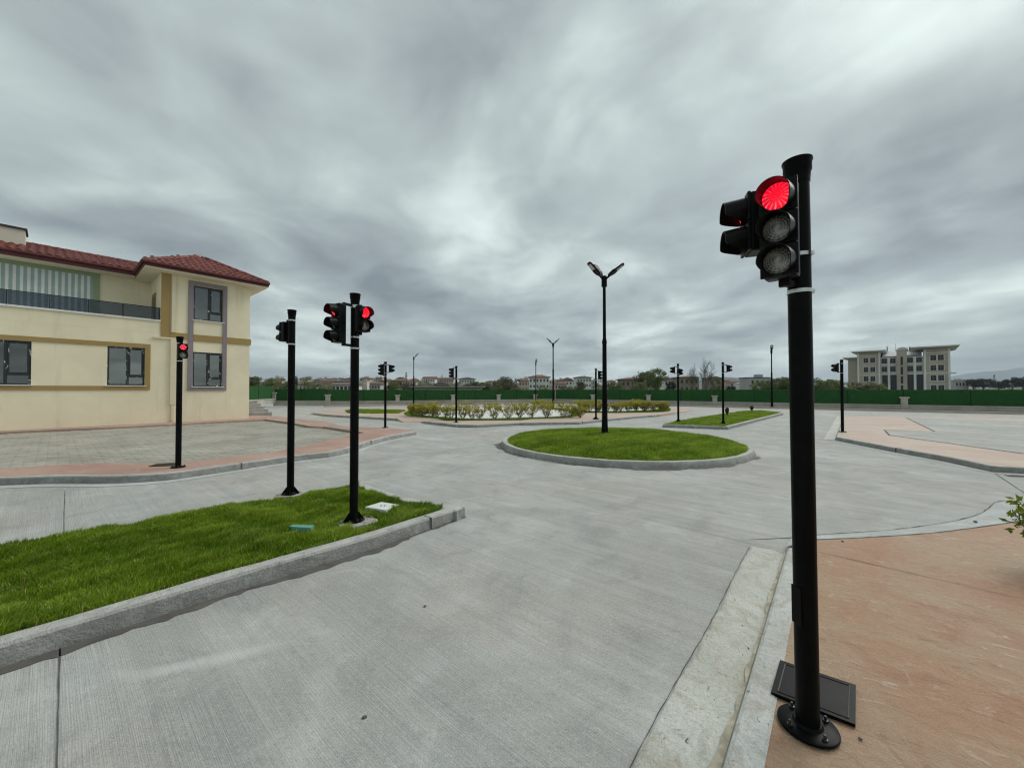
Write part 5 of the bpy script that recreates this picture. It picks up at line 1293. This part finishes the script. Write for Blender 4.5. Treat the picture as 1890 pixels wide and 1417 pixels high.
HS = [
 (490,503,699,703,230,WHT,BRN,'hip',1,2,'small white house among the trees near the cream building'),
 (506,520,698,702,300,CRM,RED,'gable',1,3,'cream red-roofed house half hidden by the thin pale tree'),
 (524,574,706,709.5,150,WHT,BRN,'gable',1,7,'long low white building with a brown roof above the hedge fence'),
 (580,597,697,701,330,TAN,BRN,'hip',2,3,'tan house at the left end of the hillside town'),
 (590,612,700,703.5,280,PNK,BRN,'gable',1,4,'pinkish house with a brown roof left of the grey hipped house'),
 (604,622,697,699.5,380,CRM,BRN,'hip',2,4,'cream house high on the slope above the pinkish one'),
 (613,642,701,704.5,250,GRY,DRK,'hip',1,4,'grey house with a wide hipped roof above the white arcaded building'),
 (612,655,706,710,190,WHT,BRN,'gable',2,6,'white arcaded building with dark openings left of the two-headed traffic light'),
 (634,652,696,699.5,360,TAN,BRN,'hip',2,3,'tan house left of the two-headed traffic light pole, high up'),
 (660,677,702,703,210,CRM,GRY,'flat',0,0,'plain cream windowless block right of the two-headed traffic light'),
 (664,682,694.5,699,330,TAN,BRN,'hip',2,3,'brown-roofed house above the plain cream block'),
 (680,702,705,709,220,GRY,BRN,'gable',2,4,'grey gabled house left of the opposite-facing traffic light'),
 (684,700,695,698,380,WHT,DRK,'flat',3,3,'white flat block high on the slope left of the opposite-facing traffic light'),
 (693,705,695,697,360,TAN,BRN,'flat',3,3,'tan flat-roofed block touching the opposite-facing traffic light'),
 (700,713,701,705,260,CRM,BRN,'front',2,3,'cream house directly behind the opposite-facing traffic light'),
 (712,724,699,703,300,TAN,RED,'hip',2,3,'tan house right of the opposite-facing traffic light'),
 (722,741,699,703,240,BRK,BRN,'hip',2,4,'unfinished brick building with empty dark openings',),
 (738,753,698,702,310,TAN,BRN,'hip',2,3,'brown-roofed house at the foot of the minaret'),
 (752,768,701,704,290,PNK,RED,'gable',1,3,'red-roofed house right of the minaret'),
 (768,783,699,702.5,330,CRM,GRY,'flat',2,3,'cream house left of the red-roofed apartment row'),
 (781,803,694.5,698.5,300,WHT,RED,'gable',3,5,'white apartment row with a long dark red roof'),
 (801,812,697,699.5,320,CRM,GRY,'flat',2,3,'cream house between the two red-roofed apartment rows'),
 (811,836,696.5,699.5,310,PNK,RED,'gable',3,6,'pink apartment row with a red roof left of a lit traffic light'),
 (846,875,696,699.5,290,WHT,DRK,'hip',3,6,'long white apartment building with a dark roof right of a lit traffic light'),
 (760,883,713.5,716,120,WHT,DRK,'gable',0,0,'very long low white shed with a dark roof behind the hedge fence'),
 (897,914,702,705,240,WHT,RED,'hip',2,3,'white house with a red hipped roof left of the big domed tree'),
 (918,935,699.5,702.5,330,TAN,BRN,'hip',2,3,'tan house peeping over the big domed tree'),
 (958,980,699,703.5,230,PNK,RED,'hip',2,4,'red-roofed house right of the big domed tree'),
 (977,1014,691,696.5,200,WHT,RED,'hip',6,6,'white six-storey apartment block with a red roof'),
 (1014,1026,699,702,290,CRM,GRY,'flat',2,3,'cream house right of the white six-storey block'),
 (1026,1040,698,701,320,TAN,BRN,'flat',2,3,'tan flat-roofed house right of the two-armed lamp post'),
 (1024,1046,705,708.5,210,PNK,RED,'hip',1,4,'low pink house with a broad red roof right of the two-armed lamp post'),
 (1037,1062,699,703,260,WHT,RED,'front',2,4,'white gabled house left of the white dark-roofed apartment'),
 (1063,1091,693.5,697,230,WHT,DRK,'hip',4,5,'white apartment with a dark hipped roof behind the shrub bed light'),
 (1090,1102,699,702,250,GRY,GRY,'flat',2,3,'grey house touching the shrub bed traffic light'),
 (1121,1136,701,704,240,WHT,RED,'hip',2,3,'white house right of the tall lamp post'),
 (1148,1190,696,700.5,150,(.29,.23,.19),RED,'hip',3,5,'brown building with a red hipped roof left of the tallest leafy tree'),
 (1226,1256,696.5,700,170,WHT,RED,'gable',3,5,'white building with a red roof right of the tallest leafy tree'),
 (1254,1290,693,697,160,(.27,.25,.17),BRN,'hip',3,4,'olive brown building behind the thin leafless tree'),
 (1306,1332,694,699,165,(.25,.24,.17),BRN,'front',2,2,'olive building behind the large bare tree'),
 (1338,1356,700,703,240,PNK,RED,'gable',2,3,'pink house right of the wedge island traffic light'),
 (1348,1366,702,705.5,220,TAN,BRN,'hip',2,3,'tan house before the low ridge'),
 (1362,1376,706,709,190,WHT,GRY,'front',1,2,'small white gabled house before the low ridge'),
 (1369,1384,703,706,230,PNK,RED,'gable',2,3,'pink red-roofed house left of the grey apartment block'),
 (1383,1421,692,697.5,150,GRY,DRK,'flat',4,4,'grey apartment block with a dark roof storey left of the green tree row'),
 (1762,1788,700,702.5,170,GRY,GRY,'flat',3,4,'small grey block right of the large stone building'),
]
for h_ in HS: house(*h_[:11], cat='house' if h_[8] < 3 else 'apartment block', open_='openings' in h_[10], yaw=random.uniform(-.12, .12))
# fill of further houses up the slope
fill = []
rr_ = random.Random(21)
lands = ['above the long low white building', 'above the pinkish house', 'behind the grey hipped house', 'behind the plain cream block', 'behind the opposite-facing traffic light', 'left of the minaret', 'right of the minaret', 'behind the red-roofed apartment row', 'behind the pink apartment row', 'behind the long white apartment building', 'right of the big domed tree', 'behind the gabled white house']
for i, x in enumerate((560, 596, 628, 672, 706, 740, 764, 792, 822, 860, 968, 1048)):
    wl = [CRM, TAN, WHT, PNK, GRY][i % 5]; rf = [BRN, RED][i % 2]; y0 = 695.5+rr_.uniform(-.5, 2)
    cn = {CRM: 'cream', TAN: 'tan', WHT: 'white', PNK: 'pinkish', GRY: 'grey'}[wl]
    house(x-8, x+7, y0, y0+3.2, 430+rr_.uniform(-20, 60), wl, rf, ['hip', 'flat', 'front'][i % 3], 2, 3, f'tiny distant {cn} house {lands[i]}', yaw=rr_.uniform(-.2, .2))
def minaret(px, ytop, Y, r, label):
    p = at(px, Y); zb = terrain(p.x, p.y); H = zat(ytop, Y)-zb
    t = thing('minaret', label, 'minaret', (p.x, p.y, zb), 0, 'minarets of the far town')
    MB().lathe([(r*1.3, 0), (r*1.3, H*.3), (r, H*.34), (r, H*.62), (r*1.7, H*.65), (r*1.7, H*.69), (r*.8, H*.69), (r*.8, H*.82)], 14).obj('shaft', 'far_plaster', t, col=(.5, .5, .48))
    MB().lathe([(r*.95, H*.82), (r*.05, H)], 14).obj('spire', 'far_roof', t, col=(.12, .13, .14))
minaret(749.6, 686, 330, .75, 'slender grey minaret rising from the hillside town')
minaret(815.8, 690, 380, .6, 'smaller minaret above the red-roofed apartment rows')
minaret(1835.3, 690, 420, .8, 'far slender minaret between the dark pines at the right')

# ------------------------------------------------------------------ large stone building
def stone_building():
    Lp = at(1583, 138); Rp = at(1755, 122); u = (Rp-Lp); Wd = u.length; u.normalize(); v = Vector((-u.y, u.x, 0)); 
    if v.y < 0: v = -v
    B = thing('public_building', 'large four-storey stone building with projecting flat roofs', 'building', Lp, 0)
    def s_(px): return on_line(px, Lp, u)
    def zz(py, px): return zat(py, (Lp+u*s_(px)).y)
    STN, LST, WTR = (.53, .48, .40), (.66, .63, .56), (.85, .85, .83)
    def bx(name, s0, s1, d0, d1, z0, z1, mat, col=None, par=B): return MB().frame_box(u*s0+v*d0+UP*z0, u, v, UP, (s1-s0, d1-d0, z1-z0)).obj(name, mat, par, col=col)
    H = 14.6; Z0 = -.3
    a0, a1, b0, b1 = 0, s_(1625.5), s_(1705.6), Wd
    c0, c1 = s_(1655.5), s_(1674.5)
    bx('wall', a0, a1, 0, 18, Z0, H, 'far_plaster', STN); bx('wall', b0, b1, 0, 18, Z0, H+.3, 'far_plaster', STN)
    bx('wall', a1+.01, b0-.01, .8, 17, Z0, 12.6, 'far_plaster', LST)
    bx('tower', c0, c1, -.3, 2.2, Z0, 14.9, 'far_plaster', STN); bx('tower_cap', c0-.25, c1+.25, -.55, 2.4, 14.91, 15.2, 'far_plaster', WTR)
    bx('side_wing', -3.2, -.02, 7, 16, Z0, 13.2, 'far_plaster', STN); bx('side_wing_roof', -4.6, -.03, 5.6, 16.5, 13.22, 13.6, 'far_plaster', WTR)
    for k, z in enumerate((4.0, 7.3, 10.6)):
        for q, (d0) in enumerate((8, 11)): bx('window', -3.28, -3.2, d0, d0+1.4, z, z+1.8, 'far_pane')
    # white edge pilasters and floor bands
    for s in (a0, a1-.5, b0, b1-.5): bx('pilaster', s, s+.5, -.16, -.001, Z0, H+.1, 'far_plaster', WTR)
    for z in (6.75, 13.35): bx('floor_band', a0+.51, a1-.51, -.10, -.001, z, z+.22, 'far_plaster', WTR); bx('floor_band', b0+.51, b1-.51, -.10, -.001, z, z+.22, 'far_plaster', WTR)
    for z in (3.35, 10.05): bx('floor_band', a0+.51, a1-.51, -.08, -.001, z, z+.12, 'far_plaster', LST); bx('floor_band', b0+.51, b1-.51, -.08, -.001, z, z+.12, 'far_plaster', LST)
    for z in (6.6, 10.0, 12.3):
        bx('floor_band', a1+.02, c0-.02, .62, .79, z, z+.3, 'far_plaster', WTR); bx('floor_band', c1+.02, b0-.02, .62, .79, z, z+.3, 'far_plaster', WTR)
    # wing windows with pale surrounds and glazing bars
    def win(s, z, w=1.25, h=1.75, d=0., sur=True):
        wo = bx('window', s-w/2, s+w/2, d-.06, d-.01, z, z+h, 'far_pane')
        if sur:
            for q in ((s-w/2-.2, s-w/2-.005, z-.2, z+h+.2), (s+w/2+.005, s+w/2+.2, z-.2, z+h+.2), (s-w/2, s+w/2, z+h+.005, z+h+.2), (s-w/2, s+w/2, z-.2, z-.005)): bx('window_surround', q[0], q[1], d-.13, d-.005, q[2], q[3], 'far_plaster', (.74, .71, .63), wo)
        bx('glazing_bar', s-.04, s+.04, d-.09, d-.062, z, z+h, 'far_plaster', (.2, .2, .19), wo); bx('glazing_bar', s-w/2, s-.045, d-.09, d-.062, z+h*.62, z+h*.62+.07, 'far_plaster', (.2, .2, .19), wo); bx('glazing_bar', s+.045, s+w/2, d-.09, d-.062, z+h*.62, z+h*.62+.07, 'far_plaster', (.2, .2, .19), wo)
    for z in (1.2, 4.45, 7.7, 10.95):
        for px in (1598.8, 1611.3): win(s_(px), z)
        for px in (1723.3, 1737.3): win(s_(px), z)
    for z in (7.7, 10.6):
        for px in (1632.5, 1648.3, 1680.5, 1696.8): win(s_(px), z, 1.3, 1.7, .8, False)
    for p0, p1 in ((1628.5, 1639), (1643, 1655), (1675.5, 1687), (1691.5, 1704)):
        wg = bx('glass_wall', s_(p0), s_(p1), .70, .78, Z0, 6.58, 'far_pane')
        n = 3
        for k in range(1, n): sx = s_(p0)+(s_(p1)-s_(p0))*k/n; bx('glazing_bar', sx-.03, sx+.03, .66, .698, Z0, 6.58, 'plain_colour', (.09, .09, .09), wg)
        for z in (1.2, 2.8, 4.4): bx('glazing_bar', s_(p0), s_(p1), .655, .695, z, z+.06, 'plain_colour', (.09, .09, .09), wg) if False else None
    for p in (1641, 1689.2): bx('column', s_(p)-.3, s_(p)+.3, .35, .79, Z0, 12.3, 'far_plaster', WTR)
    for z0, z1 in ((.2, 3.0), (3.6, 6.0), (6.6, 9.2), (9.8, 12.6)): bx('window', s_(1665)-.28, s_(1665)+.28, -.36, -.31, z0, z1, 'far_pane')
    # flat roofs with deep overhang; tapered edge
    def canopy(s0, s1, d0, d1, z, th):
        e = .9; mb = MB(); P = [(s0, d0), (s1, d0), (s1, d1), (s0, d1)]
        mb.add([u*a+v*b+UP*(z+th*.45) for a, b in P]+[u*a+v*b+UP*(z+th) for a, b in P]+[u*(a+(e if i in (0, 3) else -e))+v*(b+(e if i < 2 else -e))+UP*z for i, (a, b) in enumerate(P)],
               [(4,5,6,7),(0,1,5,4),(1,2,6,5),(2,3,7,6),(3,0,4,7),(8,9,1,0),(9,10,2,1),(10,11,3,2),(11,8,0,3),(11,10,9,8)])
        mb.obj('canopy_roof', 'far_plaster', B, col=(.78, .78, .76))
    canopy(-1.5, a1+1.5, -1.9, 18.5, H+.02, .55); canopy(b0-3.0, b1+1.9, -2.2, 18.5, H+.34, .6)
    # sloped pale metal roof in the middle
    mb = MB(); pr = [(a1+.4, .9, 12.9), (b0-.4, .9, 12.9), (b0-.4, 9, 15.3), (a1+.4, 9, 15.3), (b0-.4, 17, 12.9), (a1+.4, 17, 12.9)]
    mb.add([u*a+v*b+UP*z for a, b, z in pr], [(0,1,2,3),(3,2,4,5),(0,3,5),(1,4,2),(5,4,1,0)]); mb.obj('metal_roof', 'far_plaster', B, col=(.62, .64, .64))
    # roof plant
    MB().lathe([(1.5, 0), (1.45, .4), (1.1, .95), (.5, 1.3), (.05, 1.4)], 20).obj('roof_dome', 'far_plaster', B, u*s_(1665)+v*9+UP*15.2, col=(.30, .31, .31))
    for px, w, h in ((1672, .9, .9), (1680, .5, 1.2), (1636, .25, 1.9), (1620, 1.6, .5), (1613, .7, .5)):
        bx('roof_unit', s_(px)-w/2, s_(px)+w/2, 8, 9, 15.2, 15.2+h, 'plain_colour', (.12, .12, .12))
    MB().tube([u*s_(1652)+v*9+UP*15.2, u*s_(1652)+v*9+UP*18.], .04, 5).obj('mast', 'plain_colour', B, col=(.2, .2, .2))
    bx('balcony_slab', b1+.01, b1+1.3, 1, 5, 6.7, 7.0, 'far_plaster', WTR)
stone_building()

# ------------------------------------------------------------------ covers, patches and small things
# tilted plate by the nearest pole
pl = GP([(1440,1217),(1579.5,1263),(1579,1336),(1423,1276)], .075)
cv = thing('access_cover', 'black steel access cover lying behind the nearest traffic light', 'cover', (pl[0]+pl[2])/2); c0 = (pl[0]+pl[2])/2
mb = slab([p-c0 for p in pl], -.014); me = mb.mesh('cover_plate', 'black_paint'); bm = bmesh.new(); bm.from_mesh(me); bmesh.ops.remove_doubles(bm, verts=bm.verts[:], dist=1e-5); bm.to_mesh(me); bm.free(); link('cover_plate', me, cv)
inn = [p.lerp(c0, .16)-c0 for p in pl]
for a, b in zip(inn, inn[1:]+inn[:1]):
    MB().tube([a+UP*.001, b+UP*.001], .003, 6).obj('weld_bead', 'bolt_steel', cv)
def plate(pts, z, mat, name, label, cat, col=None, th=.012):
    P = GP(pts, z); c = sum(P, Vector())/len(P); o = slab([p-c for p in P], -th).obj(name, mat, None, c, col=col); return tag(o, label, cat)
wc = plate([(674,935),(704,926),(737,931),(712,941)], .165, 'plain_colour', 'access_cover', 'white square access cover in the median grass', 'cover', (.72, .73, .71), .05)
for k in (-1, 1): MB().box((.02*k, 0, .002), (.012, .03, .004)).obj('handle_slot', 'joint_dark', wc)
plate([(532,971),(540,967.5),(580,968.5),(574,974)], .155, 'plain_colour', 'access_cover', 'teal access cover half sunk in the median grass', 'cover', (.16, .38, .30), .04)
plate([(274,860),(290,855),(330,853),(322,858.5)], .128, 'black_paint', 'access_cover', 'dark steel cover on the red path beside a traffic light', 'cover', None, .01)
# gravel patches at pole feet
def patch(P, rad, label, sd, n=260):
    r = np.random.default_rng(sd); a = np.linspace(0, 2*math.pi, 26, endpoint=False)
    poly = [Vector((P.x+rad*(1+.2*math.sin(3*t+sd))*math.cos(t), P.y+rad*(1+.2*math.sin(3*t+sd))*math.sin(t), .1285)) for t in a]
    struct(slab(poly, .06).obj('gravel_patch', 'grey_gravel'), label)
    V, F = [], []
    for k in range(n):
        q = rad*math.sqrt(r.random())*1.1; t = r.uniform(0, 6.28); s = r.uniform(.003, .010); o = len(V)
        c = (P.x+q*math.cos(t), P.y+q*math.sin(t), .129); 
        for d in ((1,0,0),(-1,0,0),(0,1,0),(0,-1,0),(0,0,.8),(0,0,-.8)): V.append(tuple(c[i]+d[i]*s*r.uniform(.7, 1.2) for i in range(3)))
        F += [tuple(o+i for i in f) for f in ((0,2,4),(2,1,4),(1,3,4),(3,0,4),(2,0,5),(1,2,5),(3,1,5),(0,3,5))]
    mb = MB(); mb.v = V; mb.f = F; tag(mb.obj('gravel', 'grey_gravel'), 'loose gravel around ' + label.split(' around ')[-1], 'gravel', None, 'stuff')
patch(T2P+Vector((.05, -.03, 0)), .17, 'gravel patch around the foot of the two-headed traffic light', 1)
patch(T3P+Vector((0, -.03, 0)), .15, 'gravel patch around the foot of the turned-away traffic light', 2)
def pebble(P, s, label, mat='soil', sd=0):
    bm = bmesh.new(); bmesh.ops.create_icosphere(bm, subdivisions=2, radius=1); r = random.Random(sd)
    for v in bm.verts: v.co *= r.uniform(.8, 1.2); v.co = Vector((v.co.x*s*1.3, v.co.y*s, v.co.z*s*.55))
    me = bpy.data.meshes.new('pebble'); bm.to_mesh(me); bm.free(); me.materials.append(MATS[mat]); tag(link('pebble', me, None, P+UP*s*.3, r.uniform(0, 3)), label, 'pebble')
pebble(G(672, 1324), .009, 'dark pebble on the concrete road in front', 'joint_dark', 1)
pebble(G(784, 1119), .009, 'small dark pebble on the road below the median tip', 'joint_dark', 2)
pebble(G(1588, 1363, .06), .006, 'dark pebble on the terracotta pavement right of the nearest pole', 'joint_dark', 3)
pebble(G(1555, 999, .06), .009, 'dark pebble at the edge of the terracotta pavement behind the nearest pole', 'joint_dark', 4)
pebble(G(1800, 963, .04), .016, 'dark pebble on the curved pale apron', 'joint_dark', 5)

# ------------------------------------------------------------------ air between here and the hills
hzm = bpy.data.materials.new('haze_air'); hzm.use_nodes = True; nt = hzm.node_tree; nt.nodes.clear()
ho = nt.nodes.new('ShaderNodeOutputMaterial'); hv = nt.nodes.new('ShaderNodeVolumePrincipled'); hv.inputs['Color'].default_value = (.72, .85, .97, 1); hv.inputs['Density'].default_value = 1.5e-4; hv.inputs['Anisotropy'].default_value = .2
nt.links.new(hv.outputs[0], ho.inputs['Volume']); MATS['haze_air'] = hzm
hz_o = MB().box((0, 3500, 148), (18400, 7400, 310)).obj('haze', 'haze_air'); tag(hz_o, 'thin pale haze over the far hills', 'haze', None, 'stuff')

# joints in the kerbs and drain openings at their feet
def kerb_joint(px, py, z, h, ang, name='joint', size=(.008, .012)):
    p = G(px, py, 0); MB().box((0, 0, h/2), (size[0], size[1], h)).obj(name, 'joint_dark', road, (p.x, p.y, 0), ang)
def line_joint(P, s, h, side=1):
    L = 0
    for a, b in zip(P[:-1], P[1:]):
        l = (b-a).length
        if L+l > s:
            q = a.lerp(b, (s-L)/l); t = (b-a).normalized(); rz = math.atan2(t.y, t.x); nrm = Vector((-t.y, t.x, 0))*side
            c = q + nrm*.055; MB().box((0, 0, h/2), (.007, .126, h+.004), rz).obj('joint', 'joint_dark', road, (c.x, c.y, 0.001)); return
        L += l
for s0 in (4.6, 8.2, 11.4, 14.2): line_joint([Vector((*p.xy, 0)) for p in lpo], s0, .12)
for s0 in (2.2, 4.9, 6.6): line_joint([Vector((*p.xy, 0)) for p in rp], s0, .11)
for s0 in (3.2, 5.9): line_joint(mo, s0, .12)
for s0 in (2.4, 5.2, 8.): line_joint([Vector((*p.xy, 0)) for p in is_near[8:16]], s0, .12)
for px, py, a in ((1886, 879, -.12), (857, 789, 0.)):
    p = G(px, py, 0); MB().box((0, 0, .003), (.42, .11, .012), a).obj('drain_grate', 'joint_dark', road, (p.x, p.y, 0))
